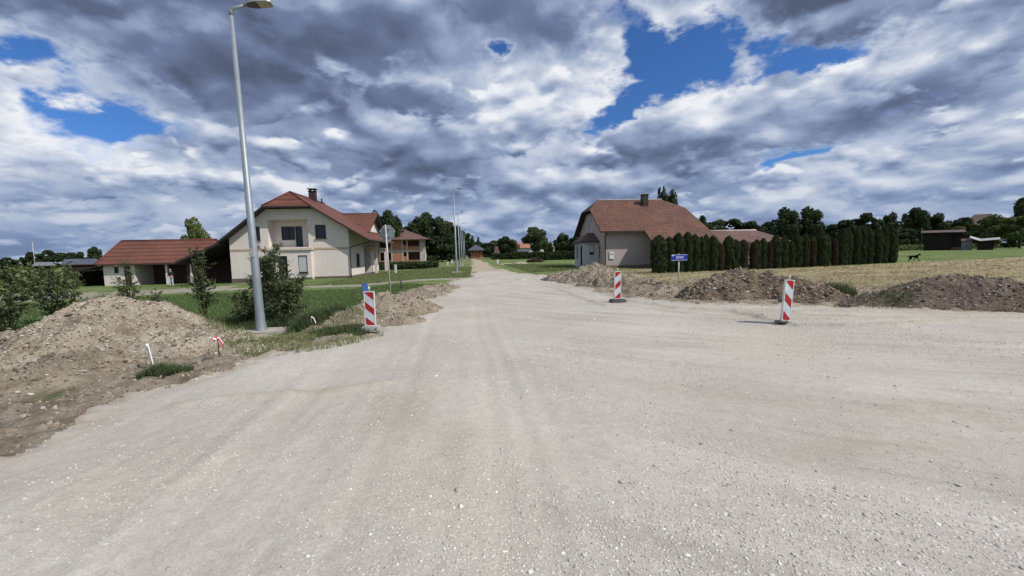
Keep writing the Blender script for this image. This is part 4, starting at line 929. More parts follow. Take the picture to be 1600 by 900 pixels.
# ------------------------------------------------------------------ walls, windows, roofs
X_, Y_, Z_ = Vector((1, 0, 0)), Vector((0, 1, 0)), Vector((0, 0, 1))
def wall(name, mat, parent, O, ex, n, outline, holes=(), reveal=0.16, label=None, extra_mats=()):
    """O + a*ex + b*Z ; n = outward normal; holes: (a0,b0,a1,b1,depth)"""
    O = Vector(O); ex = Vector(ex); n = Vector(n); pts = [Vector(p) for p in outline]; edges = [(i, (i+1) % len(pts)) for i in range(len(pts))]
    for h in holes:
        b = len(pts); pts += [Vector((h[0], h[1])), Vector((h[2], h[1])), Vector((h[2], h[3])), Vector((h[0], h[3]))]; edges += [(b, b+1), (b+1, b+2), (b+2, b+3), (b+3, b)]
    vs, es, fs, *_ = delaunay_2d_cdt(pts, edges, [], 0, 1e-5)
    mb = MB(); to = lambda p, d=0: O+ex*p[0]+Z_*p[1]-n*d
    poly = [(p[0], p[1]) for p in outline]
    for f in fs:
        c = sum((vs[i] for i in f), Vector((0, 0)))/len(f)
        if not pip([c.x], [c.y], poly)[0]: continue
        if any(h[0] < c.x < h[2] and h[1] < c.y < h[3] for h in holes): continue
        mb.face([to(vs[i]) for i in f])
    for h in holes:
        d = h[4] if len(h) > 4 else reveal; q = [(h[0], h[1]), (h[2], h[1]), (h[2], h[3]), (h[0], h[3])]
        for k in range(4): mb.face([to(q[k]), to(q[(k+1) % 4]), to(q[(k+1) % 4], d), to(q[k], d)])
    o = mb.build(name, M[mat], parent)
    if label: o['label'] = label
    return o
def window(parent, O, ex, n, r, depth=0.12, frame='frame_dark', pane='glass', mull=0, name='window', sill=None, fw=0.06, blind=None, label=None):
    O = Vector(O); ex = Vector(ex); n = Vector(n); a0, b0, a1, b1 = r[:4]; fb = MB()
    cc = lambda a, b, d: O+ex*a+Z_*b-n*d
    def bar(u0, v0, u1, v1): fb.obox(cc((u0+u1)/2, (v0+v1)/2, depth), ex, n, Z_, (u1-u0)/2, 0.035, (v1-v0)/2)
    bar(a0, b0, a0+fw, b1); bar(a1-fw, b0, a1, b1); bar(a0+fw, b0, a1-fw, b0+fw); bar(a0+fw, b1-fw, a1-fw, b1)
    for m_ in range(mull):
        c = a0+(a1-a0)*(m_+1)/(mull+1); bar(c-fw/2, b0+fw, c+fw/2, b1-fw)
    w = fb.build(name, M[frame], parent)
    if label: w['label'] = label
    p = MB(); p.face([cc(a0+fw*.5, b0+fw*.5, depth+0.01), cc(a1-fw*.5, b0+fw*.5, depth+0.01), cc(a1-fw*.5, b1-fw*.5, depth+0.01), cc(a0+fw*.5, b1-fw*.5, depth+0.01)]); p.build('pane', M[pane], w)
    if blind:
        q = MB(); q.obox(cc((a0+a1)/2, b1-(b1-b0)*blind/2, depth-0.01), ex, n, Z_, (a1-a0)/2-fw, 0.012, (b1-b0)*blind/2-fw*.6); q.build('blind', M['blind'], w)
    if sill:
        q = MB(); q.obox(cc((a0+a1)/2, b0-0.02, -0.03), ex, n, Z_, (a1-a0)/2+0.06, 0.09, 0.022); q.build('sill', M[sill], w)
    return w

# ---------- house A: cream house with the balcony recess
def house_cream():
    xR, yF, zg = g(548, 434.5); zg -= 0.03
    P = lambda px, py: U(px, py, yF)
    xL = P(363, 440)[0]; xc = P(448, 300)[0]; yO = yF-0.9
    r = thing('cream_house', 'large cream house with red half-hipped roof, balcony recess and dark chimney, left of road', 'house', ((xL+xR)/2, yF, zg))
    # roof lines
    zr = U(448, 299.5, yF+0.6)[1]; eRx, eRz = U(575, 373, yO); hz_ = U(441, 321.5, yO)[1]
    sr = (zr-eRz)/(eRx-xc); eLx, eLz = U(338, 378, yO); sl = (zr-eLz)/(xc-eLx)
    RZ = lambda x: zr-sr*(x-xc) if x > xc else zr-sl*(xc-x)
    yB = Wx(597, 425, xR)[0]; yB = yF+13.0
    yRi = yB-2.4
    hxR = xc+(zr-hz_)/sr; hxL = xc-(zr-hz_)/sl; apY = yF+0.7
    rb = MB()
    ap = (xc, apY, zr); apb = (xc, yRi, zr); yBo = yB+0.6
    rb.slab([ap, (hxR, yO, hz_), (eRx, yO, eRz), (eRx, yBo, eRz), (hxR, yBo, hz_), apb], 0.2, Y_)
    # left slope, kinked to the shallow carport roof
    cLx, cLz = U(272, 409, yO); 
    rb.slab([(hxL, yO, hz_), ap, apb, (hxL, yBo, hz_), (eLx, yBo, eLz), (eLx, yO, eLz)], 0.2, Y_)
    rb.slab([(hxL, yO, hz_+.002), (hxR, yO, hz_+.002), ap], 0.18, X_)
    rb.slab([(hxR, yBo, hz_+.002), (hxL, yBo, hz_+.002), apb], 0.18, X_)
    roof = rb.build('roof', [M['roof_red'], M['fascia']], r)
    cb = MB(); cb.slab([(eLx+0.1, yO+0.05, eLz-0.06), (eLx+0.1, yF+9, eLz-0.06), (cLx, yF+9, cLz), (cLx, yO+0.05, cLz)], 0.22, Y_)
    cb.build('carport_roof', [M['roof_red'], M['fascia']], r)
    rd = MB()
    for a, b in ((ap, apb), (ap, (hxR, yO, hz_)), (ap, (hxL, yO, hz_))): rd.tube([Vector(a)+Z_*0.02, Vector(b)+Z_*0.02], 0.085, 7)
    rd.build('ridge_cap', M['ridge_red'], roof)
    # chimney
    cy = Wx(487, 312, xc)[0]; cx = xc+0.15; ct = Wx(487, 300, xc)[1]
    ch = MB(); ch.box(cx-.34, cy-.34, RZ(cx)-0.5, cx+.34, cy+.34, ct); cho = ch.build('chimney', M['fascia_brown'], roof)
    cc = MB(); cc.box(cx-.42, cy-.42, ct+.005, cx+.42, cy+.42, ct+.07); cc.box(cx-.3, cy-.3, ct+.07, cx-.22, cy+.3, ct+.26); cc.box(cx+.22, cy-.3, ct+.07, cx+.3, cy+.3, ct+.26); cc.box(cx-.46, cy-.46, ct+.26, cx+.46, cy+.46, ct+.33); cc.build('chimney_cap', M['fascia'], cho)
    vp = MB(); vx = xc+.25; vy = Wx(503, 318, vx)[0]; vp.tube([(vx, vy, RZ(vx)-.1), (vx, vy, RZ(vx)+.45), (vx, vy, RZ(vx)+.46), (vx, vy, RZ(vx)+.55)], [.07, .07, .13, .12], 8); vp.build('vent_pipe', M['fascia'], roof)
    # front gable wall with recess and windows
    O = (0, yF, 0)
    bx0, bz1 = P(417, 343); bx1 = P(480, 343)[0]; bz0 = P(448, 386.5)[1]
    W1 = (*P(400, 377), *P(406, 354)); 
    wl = lambda a, b, c, d: (P(a, d)[0], P(a, d)[1], P(c, b)[0], P(c, b)[1])
    hL = wl(399, 354, 405.5, 376); hR = wl(493, 351, 508.5, 373)
    inset = 0.12
    out = [(xL, zg-.4), (xR, zg-.4), (xR, RZ(xR)-0.21), (hxR, hz_-0.2), (hxL, hz_-0.2), (xL, RZ(xL)-0.21)]
    wall('front_wall', 'plaster', r, O, X_, -Y_, out, [(bx0, bz0, bx1, bz1, 1.25), hL, hR])
    window(r, O, X_, -Y_, hL, sill='plinth'); window(r, O, X_, -Y_, hR, sill='plinth')
    rec = Vector((0, yF+1.24, 0)); q = lambda a, b: U(a, b, yF+1.24)
    wx0, wz1 = q(439, 354); wx1, wz0 = q(462, 375); dx1 = q(474, 386)[0]
    h1 = (wx0, wz0, wx1-.02, wz1); h2 = (wx1+.02, bz0+.06, dx1, wz1)
    rw = wall('recess_wall', 'plaster', r, rec, X_, -Y_, [(bx0-.05, bz0-.05), (bx1+.05, bz0-.05), (bx1+.05, bz1+.05), (bx0-.05, bz1+.05)], [h1, h2], 0.1)
    window(r, rec, X_, -Y_, h1, .08, mull=1); window(r, rec, X_, -Y_, h2, .08, name='balcony_door')
    # bands and plinth
    bz = P(520, 388)[1]; b_ = MB()
    for x0, x1 in ((xL, P(428, 390)[0]), (P(489, 388)[0], xR)):
        b_ = MB(); b_.box(x0, yF-.03, bz-.1, x1, yF+.02, bz+.1); b_.build('tan_band', M['band'], r)
    pl = MB(); pt = zg+.28; pl.box(xL-.02, yF-.04, zg-.35, xR+.04, yF+.05, pt); pl.box(xR-.05, yF+.05, zg-.35, xR+.04, yB, pt); pl.build('plinth', M['plinth'], r)
    # ground floor bay below the balcony slab
    y1 = yF-.55; Pb = lambda a, b: U(a, b, y1); ax0 = Pb(424, 430)[0]; ax1 = Pb(488, 430)[0]; az1 = bz-.12
    hb1 = (Pb(436, 438)[0], zg+.35, Pb(451, 438)[0], Pb(444, 400)[1]); hb2 = (Pb(466.5, 428)[0], Pb(470, 427)[1], Pb(481.5, 428)[0], Pb(470, 399)[1])
    Ob = (0, y1, 0)
    wall('bay_wall', 'plaster', r, Ob, X_, -Y_, [(ax0, zg-.4), (ax1, zg-.4), (ax1, az1), (ax0, az1)], [hb1, hb2])
    sd_ = MB(); sd_.face([(ax1, y1, zg-.4), (ax1, yF, zg-.4), (ax1, yF, az1), (ax1, y1, az1)]); sd_.build('bay_side', M['plaster'], r); sd_ = MB(); sd_.face([(ax0, yF, zg-.4), (ax0, y1, zg-.4), (ax0, y1, az1), (ax0, yF, az1)]); sd_.build('bay_side', M['plaster'], r)
    window(r, Ob, X_, -Y_, hb1, name='terrace_door'); window(r, Ob, X_, -Y_, hb2, sill='plinth', blind=0.94)
    s_ = MB(); s_.box(ax0-.1, y1-.14, az1, ax1+.12, yF+.01, az1+.2); s_.build('balcony_slab', M['stone_slab'], r)
    p2 = MB(); p2.box(ax0-.02, y1-.03, zg-.35, ax1+.02, y1+.03, zg+.25); p2.build('bay_plinth', M['plinth'], r)
    # side wall towards the road, porch hole and small windows
    Os = (xR, 0, 0)
    ws = lambda a, b: Wx(a, b, xR)
    k1 = (ws(557.5, 417)[0], ws(560, 416)[1], ws(563, 417)[0], ws(560, 396)[1]); pz = ws(572, 388.5)[1]
    k2 = (ws(569, 400)[0], zg+.05, ws(579, 400)[0], pz); k3 = (ws(586, 414)[0], ws(588, 413)[1], ws(590.5, 414)[0], ws(588, 394)[1])
    gy0 = Wx(571, 370, xR+.1)[0]-.5; gy1 = Wx(597, 425, xR)[0]+.1; gy1 = max(gy1, gy0+5.5); gym = (gy0+gy1)/2; gz = Wx(581, 329.5, xR+.6)[1]-.1
    ez = RZ(xR)-.05; gz = min(gz, zr-.35)
    out = [(yF, zg-.4), (yB, zg-.4), (yB, ez-.1), (gy1, ez-.1), (gym, gz-.25), (gy0, ez-.1), (yF, ez-.1)]
    wall('side_wall', 'plaster', r, Os, Y_, X_, out, [k1, (k2[0], k2[1], k2[2], k2[3], .9), k3])
    window(r, Os, Y_, X_, k1, sill='plinth'); window(r, Os, Y_, X_, k3, sill='plinth')
    dd = MB(); dd.box(xR-.93, k2[0]-.1, zg, xR-.86, k2[2]+.1, pz+.1); dd.build('front_door', M['soffit_wood'], r)
    # porch slab, columns, step
    c = MB(); c.box(xR+.02, ws(568, 387)[0], pz, xR+.75, gy1+.2, pz+.16); c.build('porch_slab', M['stone_slab'], r)
    for yy in (k2[2]+.15, gy1-.05):
        c = MB(); c.box(xR+.42, yy-.16, zg-.2, xR+.72, yy+.16, pz); c.build('column', M['plaster'], r)
    c = MB(); c.box(xR+.05, k2[0]-.3, zg-.3, xR+1.7, gy1+.4, zg+.08); c.build('porch_step', M['plinth'], r)
    # cross gable roof
    cz = gz; ov = .75; x1 = xR+ov; hw = gym-gy0+.45; cs = (cz-(ez-.05))/(gym-gy0); ezz = cz-cs*hw
    xi = lambda z: xc+(zr-z)/sr-.02
    rc = MB()
    rc.slab([(x1, gym, cz), (xi(cz), gym, cz), (xi(ezz), gym-hw, ezz), (x1, gym-hw, ezz)], .18, X_)
    rc.slab([(x1, gym, cz+.001), (xi(cz), gym, cz+.001), (xi(ezz), gym+hw, ezz), (x1, gym+hw, ezz)], .18, X_)
    cr = rc.build('cross_gable_roof', [M['roof_red'], M['fascia']], r)
    rd = MB(); rd.tube([(x1+.02, gym, cz+.02), (xi(cz), gym, cz+.02)], .085, 7); rd.build('ridge_cap', M['ridge_red'], cr)
    # back and left walls
    b_ = MB(); b_.box(xL, yB-.2, zg-.4, xR-.01, yB, ez-.1); b_.face([(xL, yB-.1, ez-.1), (xR, yB-.1, ez-.1), (hxR, yB-.1, hz_-.2), (hxL, yB-.1, hz_-.2)]); b_.box(xL+.01, yF+.05, zg-.4, xL+.2, yB-.2, RZ(xL)-.25); b_.build('rear_wall', M['plaster'], r)
    # gutter and downpipe at the right corner
    gt = MB(); gt.tube([(eRx+.06, yO, eRz-.12), (eRx+.06, gym-hw+.2, eRz-.12)], .07, 8); gt.build('gutter', M['fascia'], r)
    dp = MB(); xx = xR+.1; dp.tube([(eRx+.05, yO+.5, eRz-.15), (eRx-.1, yO+.55, eRz-.3), (xx+.1, yF-.1, eRz-.75), (xx, yF-.1, eRz-1.0), (xx, yF-.1, zg)], .055, 8); dp.build('downpipe', M['fascia'], r)
    # carport: posts, dark block for the shaded recess
    cp = MB(); cp.obox(((cLx+.5), yF+.2, (zg+cLz-.2)/2), X_, Y_, Z_, .09, .09, (cLz-.2-zg)/2); cp.build('post', M['fascia_brown'], r)
    cp = MB(); px_ = U(304, 445, yF-.1)[0]; cp.obox((px_, yF+.1, (zg+RZ(px_)-1)/2), X_, Y_, Z_, .11, .11, (RZ(px_)-1.0-zg)/2+.2); cp.build('post', M['fascia_brown'], r)
    cp = MB(); cp.box(xL-.55, yF+1.0, zg-.2, xL-.02, yF+6, RZ(xL-.5)-.35); cp.build('carport_shade_block', M['soffit_wood'], r)  # dark block stands in for the shade of the carport recess
    return r
house_cream()

# ---------- outbuilding with the red hipped roof
def outbuilding():
    x0, y0, zg = g(164, 447.5); zg -= .05
    P = lambda a, b, Y=y0: U(a, b, Y)
    r = thing('outbuilding', 'long low white outbuilding with red hipped roof, carport bays and a brown door, far left', 'outbuilding', (x0+5, y0, zg))
    ev0x, ez = U(147, 413.5, y0-.5); x1 = U(352, 400, y0)[0]; yB = y0+6.4; yr = (y0+yB)/2; zr = U(260, 375, yr)[1]; rx0 = U(190, 377, yr)[0]; rx1 = U(338, 373, yr)[0]
    a, b, c, d = (ev0x, y0-.5, ez), (x1+.5, y0-.5, ez), (x1+.5, yB+.5, ez), (ev0x, yB+.5, ez); e, f = (rx0, yr, zr), (rx1, yr, zr)
    rb = MB(); rb.slab([a, b, f, e], .16, X_); rb.slab([b, c, f], .16, Y_); rb.slab([c, d, e, f], .16, X_); rb.slab([d, a, e], .16, Y_)
    roof = rb.build('roof', [M['roof_red'], M['fascia_brown']], r)
    rd = MB(); rd.tube([e, f], .085, 7); rd.tube([a, e], .085, 7); rd.tube([b, f], .085, 7); rd.build('ridge_cap', M['ridge_red'], roof)
    xw = U(213, 445, y0)[0]; zt = ez-.1
    h1 = (U(179, 430, y0)[0], U(180, 427, y0)[1], U(186, 430, y0)[0], U(180, 417, y0)[1]); h2 = (U(194, 430, y0)[0], zg+.1, U(205, 430, y0)[0], U(180, 416, y0)[1])
    wall('front_wall', 'plaster', r, (0, y0, 0), X_, -Y_, [(x0, zg-.3), (xw, zg-.3), (xw, zt), (x0, zt)], [h1, h2])
    window(r, (0, y0, 0), X_, -Y_, h1); window(r, (0, y0, 0), X_, -Y_, h2, name='door', pane='soffit_wood')
    m = MB(); m.box(x0, y0+.01, zg-.3, x0+.2, yB, zt); m.box(xw-.2, y0+.01, zg-.3, xw, y0+3, zt); m.box(x0+.2, yB-.2, zg-.3, x1, yB, zt); m.build('rear_wall', M['plaster'], r)
    m = MB(); m.box(xw+.01, y0+2.6, zg-.3, x1, y0+2.8, zg+1.9); m.build('garage_door', M['wood_red'], r)
    m = MB(); m.box(xw+.01, y0+2.5, zg+1.92, x1, y0+2.9, zt); m.build('lintel', M['fascia_brown'], r)
    for px in (262, 300):
        xx = U(px, 440, y0)[0]; m = MB(); m.box(xx-.1, y0-.05, zg-.3, xx+.1, y0+.15, zt); m.build('post', M['plaster'], r)
    # dark lean-to at the left end
    lx = U(119, 440, y0)[0]; m = MB(); m.slab([(lx-.4, y0-.2, ez-.55), (x0+.1, y0-.2, ez-.15), (x0+.1, y0+4, ez-.1), (lx-.4, y0+4, ez-.5)], .1, X_); m.build('lean_to_roof', [M['metal_grey'], M['fascia']], r)
    m = MB(); m.box(lx, y0+2.4, zg-.3, x0, y0+2.5, ez-.6); m.box(lx, y0+.3, zg-.3, lx+.1, y0+2.4, ez-.7); m.build('lean_to_wall', M['wood_dark'], r)
    m = MB(); m.box(lx, y0, zg-.3, lx+.12, y0+.12, ez-.66); m.build('post', M['wood_dark'], r)
outbuilding()

# ---------- beige pink house on the right
def house_pink():
    x0, yF, zg = g(944.5, 420); zg -= .03
    P = lambda a, b: U(a, b, yF)
    r = thing('beige_house', 'beige pink house with big brown tiled half-hipped roof and shaded wall, right of the road', 'house', (x0+4, yF, zg))
    yO = yF-.8; ex, ez = U(938.5, 361, yO); yB = yF+9.6; yr = (yF+yB)/2; rx0, zr = U(933, 314.5, yr); rx1 = U(1034, 311, yr)[0]
    zr = (zr+U(1034, 311, yr)[1])/2; sl = (zr-ez)/(yr-yO); SZ = lambda y: zr-sl*abs(yr-y)
    xa = U(1007, 358, yO)[0]
    # half hip on the left: hip edge at x=ex
    hyF = yO+(U(920, 324.5, yO+2.2)[1]-ez)/sl; hz_ = SZ(hyF); hyB = 2*yr-hyF
    # catslide: to the hedge
    yC = yO-3.2; zC = SZ(yC)
    xe = U(1112, 371, yO)[0]; hx2, hz2 = U(1068, 321, yr-1.3)
    rb = MB()
    rb.slab([(ex, yO, ez), (xa, yO, ez), (xa, yC, zC), (xe+.2, yC, zC), (xe-.3, yO, ez), (hx2, yr-1.6, SZ(yr-1.6)), (rx1, yr, zr), (rx0, yr, zr), (ex, hyF, hz_)], .2, X_)
    rb.slab([(ex, 2*yr-yO, ez), (xe-.3, 2*yr-yO, ez), (hx2, yr+1.6, SZ(yr-1.6)), (rx1, yr, zr), (rx0, yr, zr), (ex, hyB, hz_)], .2, X_)
    rb.slab([(ex, hyF, hz_+.002), (rx0, yr, zr), (ex, hyB, hz_+.002)], .16, Y_)
    rb.slab([(hx2, yr-1.6, SZ(yr-1.6)), (rx1, yr, zr), (hx2, yr+1.6, SZ(yr-1.6))], .16, Y_)
    roof = rb.build('roof', [M['roof_brown'], M['fascia_brown']], r)
    rd = MB(); n = 26
    for k in range(n):
        a = rx0+(rx1-rx0)*k/n; b = rx0+(rx1-rx0)*(k+.86)/n; rd.tube([(a, yr, zr+.03), (b, yr, zr+.045)], [.085, .105], 6)
    rd.build('ridge_cap', M['ridge_pale'], roof)
    cx, cz = U(1007, 318, yr-1); cy = yr-1.0; ct = U(1007, 305, cy)[1]
    m = MB(); m.box(cx-.33, cy-.33, SZ(cy)-.4, cx+.33, cy+.33, ct); m.box(cx-.38, cy-.38, ct+.002, cx+.38, cy+.38, ct+.08); ch = m.build('chimney', M['fascia'], roof)
    m = MB(); m.tube([(cx, cy, ct+.08), (cx, cy, ct+.25)], .12, 8); m.build('flue', M['galv'], ch)
    # long wall facing the junction
    x1 = U(1040, 414, yF)[0]+3.2; O = (0, yF, 0)
    wall('front_wall', 'plaster_pink', r, O, X_, -Y_, [(x0, zg-.3), (x1, zg-.3), (x1, SZ(yF)-.22), (x0, SZ(yF)-.22)])
    m = MB(); m.box(x0-.03, yF-.04, zg-.3, x1, yF+.04, zg+.38); m.box(x0-.04, yF+.04, zg-.3, x0+.05, yB, zg+.38); m.build('plinth', M['plinth_brown'], r)
    # gable wall facing the road, bay with its own little roof
    Og = (x0, 0, 0); W = lambda a, b, X=x0: Wx(a, b, X)
    hs = [(W(938.5, 400)[0], W(937, 405)[1], W(934.3, 400)[0], W(937, 382)[1]), (W(925, 350)[0], W(923, 360)[1], W(921.5, 350)[0], W(923, 345)[1]), (W(916.5, 350)[0], W(915, 361)[1], W(913.5, 350)[0], W(915, 348)[1])]
    hs = [h for h in hs if h[0] > yF+.2 and h[2] < yB-.3 and h[2]-h[0] > .2]
    wall('gable_wall', 'plaster_pink', r, Og, Y_, -X_, [(yF, zg-.3), (yB, zg-.3), (yB, SZ(yB)-.22), (hyB, hz_-.25), (hyF, hz_-.25), (yF, SZ(yF)-.22)], hs)
    for h in hs: window(r, Og, Y_, -X_, h, frame='frame_white', pane='blind')
    by0, by1 = yF+1.9, yF+5.6; bx = x0-1.75; bz = U(925, 377, by0)[1]
    Ob = (0, by0, 0); wh = (U(921, 400, by0)[0], U(925, 398, by0)[1], U(928.5, 400, by0)[0], U(925, 382, by0)[1])
    wall('bay_wall', 'plaster_grey', r, Ob, X_, -Y_, [(bx, zg-.3), (x0, zg-.3), (x0, bz), (bx, bz)], [wh])
    window(r, Ob, X_, -Y_, wh, frame='frame_dark', blind=.78, sill='frame_white')
    hd = (by0+.4, zg+.1, by0+1.3, bz-.5); hw_ = (by0+2.2, zg+.9, by0+3.1, bz-.5)
    wall('bay_side_wall', 'plaster_grey', r, (bx, 0, 0), Y_, -X_, [(by0, zg-.3), (by1, zg-.3), (by1, bz), (by0, bz)], [hd, hw_])
    window(r, (bx, 0, 0), Y_, -X_, hd, name='door'); window(r, (bx, 0, 0), Y_, -X_, hw_, frame='frame_white')
    m = MB(); az = bz+1.0; ym = (by0+by1)/2; o_ = .3
    m.slab([(bx-o_, by0-o_, bz), (x0, by0-o_, bz), (x0, ym, az), (bx+1.0, ym, az)], .14, X_); m.slab([(bx-o_, by1+o_, bz), (x0, by1+o_, bz), (x0, ym, az+.001), (bx+1.0, ym, az+.001)], .14, X_); m.slab([(bx-o_, by0-o_, bz), (bx+1.0, ym, az), (bx-o_, by1+o_, bz)], .14, Y_)
    m.build('bay_roof', [M['roof_rust'], M['fascia_brown']], r)
    m = MB(); m.box(x1-.2, yF+.01, zg-.3, x1, yB, SZ(yF)-.25); m.box(x0+.02, yB-.2, zg-.3, x1, yB, SZ(yB)-.25); m.build('rear_wall', M['plaster_pink'], r)
    xb = U(1024, 414, yF)[0]
    m = MB(); m.box(x0+.02, yO+.1, ez-.2, xa, yO+.17, ez-.05); m.build('gutter', M['fascia_brown'], r)
    m = MB(); m.tube([(x0+.12, yO+.2, ez-.2), (x0+.08, yF-.08, ez-.6), (x0+.08, yF-.08, zg)], .05, 8); m.build('downpipe', M['fascia_brown'], r)
    # catslide post and terrace wall hidden in part by the hedge
    for xx in (xa+.4, xe-.8): m = MB(); m.box(xx, yC+.5, zg-.2, xx+.2, yC+.7, zC+.15); m.build('post', M['fascia_brown'], r)
    mb_x, mb_z = P(955.5, 399); m = MB(); m.box(mb_x-.24, yF-.09, mb_z-.36, mb_x+.24, yF-.005, mb_z+.36); bxo = m.build('meter_box', M['frame_white'], r)
    m = MB(); m.box(mb_x-.14, yF-.1, mb_z+.02, mb_x-.06, yF-.092, mb_z+.2); m.box(mb_x+.06, yF-.1, mb_z+.02, mb_x+.14, yF-.092, mb_z+.2); m.build('meter_window', M['glass'], bxo)
house_pink()

def simple_house(name, label, cat, x0, x1, y0, y1, zt, over, zr, roofm, wallm, ridge=None, hip=1.0, holes=(), axis='x', zg=None, ridge_cap=None, pane='glass', rot=None):
    if rot is not None: xm_ = (x0+x1)/2; hw2 = (x1-x0)/2*math.cos(rot); x0, x1 = xm_-hw2, xm_+hw2
    zg = float(T((x0+x1)/2, y0)) if zg is None else zg
    r = thing(name, label, cat, ((x0+x1)/2, y0, zg)); a, b, c, d = (x0-over, y0-over, zt), (x1+over, y0-over, zt), (x1+over, y1+over, zt), (x0-over, y1+over, zt)
    ym = (y0+y1)/2; run = ((y1-y0)/2+over)*hip
    rb = MB()
    if axis == 'x':
        e, f = (x0-over+run, ym, zr), (x1+over-run, ym, zr)
        if f[0] <= e[0]: e = f = ((x0+x1)/2, ym, zr)
    else:
        xm = (x0+x1)/2; run = ((x1-x0)/2+over)*hip; e, f = (xm, y0-over+run, zr), (xm, y1+over-run, zr)
    if axis == 'x':
        rb.slab([a, b, f, e] if e != f else [a, b, e], .18, X_); rb.slab([c, d, e, f] if e != f else [c, d, e], .18, X_)
        rb.slab([b, c, f], .18, Y_) ; rb.slab([d, a, e], .18, Y_)
    else:
        rb.slab([b, c, f, e], .18, Y_); rb.slab([d, a, e, f], .18, Y_); rb.slab([a, b, e], .18, X_); rb.slab([c, d, f], .18, X_)
    ro = rb.build('roof', [M[roofm], M['fascia_brown']], r)
    if ridge_cap: q = MB(); q.tube([e, f], .13, 6); q.build('ridge_cap', M[ridge_cap], ro)
    hh = [h for h in holes]; g_ = zt-.02
    out = [(x0, zg-.4), (x1, zg-.4), (x1, g_), (x0, g_)]
    wall('front_wall', wallm, r, (0, y0, 0), X_, -Y_, out, hh, .2)
    for h in hh:
        if pane: window(r, (0, y0, 0), X_, -Y_, h, pane=pane)
    if hip < .3:
        q = MB()
        if axis == 'x': q.face([(x0, y0, g_), (x0, y1, g_), (x0, ym, zr-.2)]); q.face([(x1, y0, g_), (x1, y1, g_), (x1, ym, zr-.2)])
        else: q.face([(x0, y0, g_), (x1, y0, g_), ((x0+x1)/2, y0, zr-.2)]); q.face([(x0, y1, g_), (x1, y1, g_), ((x0+x1)/2, y1, zr-.2)])
        q.build('gable_wall', M[wallm], r)
    if rot is not None: r.rotation_euler[2] = rot
    q = MB(); q.box(x0, y0+.01, zg-.4, x0+.25, y1, g_); q.box(x1-.25, y0+.01, zg-.4, x1, y1, g_); q.box(x0+.25, y1-.25, zg-.4, x1-.25, y1, g_); q.build('side_wall', M[wallm], r)
    return r
def fx(px, D): f = ray(px, 400); return f[0]/f[1]*D
# garage behind the hedge
D = 49; simple_house('garage', 'long low garage with dull red roof and pale ridge behind the thuja hedge', 'garage', fx(1104, D)-2, fx(1228, D), D, D+6.5, U(1170, 378.5, D)[1], .5, U(1160, 360, D+3.2)[1], 'roof_dull', 'plaster_pink', hip=.62, ridge_cap='ridge_pale')
# unfinished brick house
def brick_house():
    D = 122; zg = float(T(fx(630, D), D)); PX = lambda a: fx(a, D); PZ = lambda b: U(632, b, D)[1]
    x0, x1 = PX(592), PX(664); hz = []
    for a, b, c, d in ((594, 394.5, 611, 406.5), (594, 376, 611, 386.5), (630.5, 376, 635, 382.5), (638, 376, 656, 385), (630.5, 394.5, 635.5, 400.5), (638, 394, 656, 406.5)):
        hz.append((PX(a), max(zg+.1, PZ(d)), PX(c), PZ(b)))
    zt = PZ(374.5); r = simple_house('unfinished_house', 'unfinished two storey brick house with open loggias and a brown hipped roof', 'house', x0, x1, D, D+14, zt, 1.7, U(634, 358.5, D+7)[1], 'roof_dull', 'brick', holes=hz, pane=None)
    q = MB()
    for a, b in ((611.3, 613.2), (628.2, 630.2), (635.8, 637.8), (656.3, 663.8)): q.box(PX(a), D-.05, zg-.3, PX(b), D-.005, zt-.03)
    q.build('concrete_column', M['concrete'], r)
    q = MB(); q.box(PX(593), D-.07, PZ(393.8), PX(656.2), D-.052, PZ(391)); q.box(PX(593), D-.07, zg-.2, PX(656), D-.052, zg+.25); q.build('floor_slab', M['concrete'], r)
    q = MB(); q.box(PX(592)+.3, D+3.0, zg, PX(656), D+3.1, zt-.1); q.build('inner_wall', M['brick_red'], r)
    q = MB(); q.box(x1+.01, D+.4, zg-.3, x1+.05, D+13.5, zt-.05); q.build('side_panel', M['stone_slab'], r)
brick_house()
D = 150; simple_house('grey_annex', 'small unfinished grey house with dark roof beside the brick shell', 'house', fx(669.5, D), fx(680.5, D), D, D+8, U(675, 389, D)[1], .8, U(675, 376, D+4)[1], 'roof_slate', 'plaster_grey', holes=[(fx(672, D), float(T(-20, D))+.2, fx(674, D), U(675, 392, D)[1]), (fx(676, D), float(T(-20, D))+.2, fx(678, D), U(675, 392, D)[1])])
D = 168; simple_house('brick_bungalow', 'orange brick bungalow with dark slate roof at the far end of the road', 'house', fx(735.5, D), fx(753.5, D), D, D+9, U(744, 391, D)[1], 1.3, U(744, 382, D+4)[1], 'roof_slate', 'brick', holes=[(fx(737.7, D), U(745, 396, D)[1], fx(739.6, D), U(745, 392, D)[1]), (fx(743, D), U(745, 396, D)[1], fx(745, D), U(745, 392, D)[1]), (fx(748, D), U(745, 396, D)[1], fx(749.6, D), U(745, 392, D)[1])])
D = 160; q = simple_house('red_roofed_hut', 'small hut under a steep red triangular roof, left of the near-black tree', 'hut', fx(772, D), fx(781, D), D, D+3, 1.2, .3, U(776, 385, D+1)[1], 'roof_rust', 'brick_red', hip=.5)
D = 215; simple_house('village_house', 'left orange roofed house between the dark tree and the solitary tree', 'house', fx(799, D), fx(813, D), D, D+10, U(806, 386, D)[1], .8, U(806, 376.5, D+5)[1], 'roof_orange', 'plaster', hip=.1, axis='y')
D = 205; simple_house('village_house', 'right orange roofed house half hidden by the solitary round tree', 'house', fx(815, D), fx(829, D), D, D+9, U(820, 387.5, D)[1], .8, U(820, 378, D+5)[1], 'roof_orange', 'plaster', hip=.1)
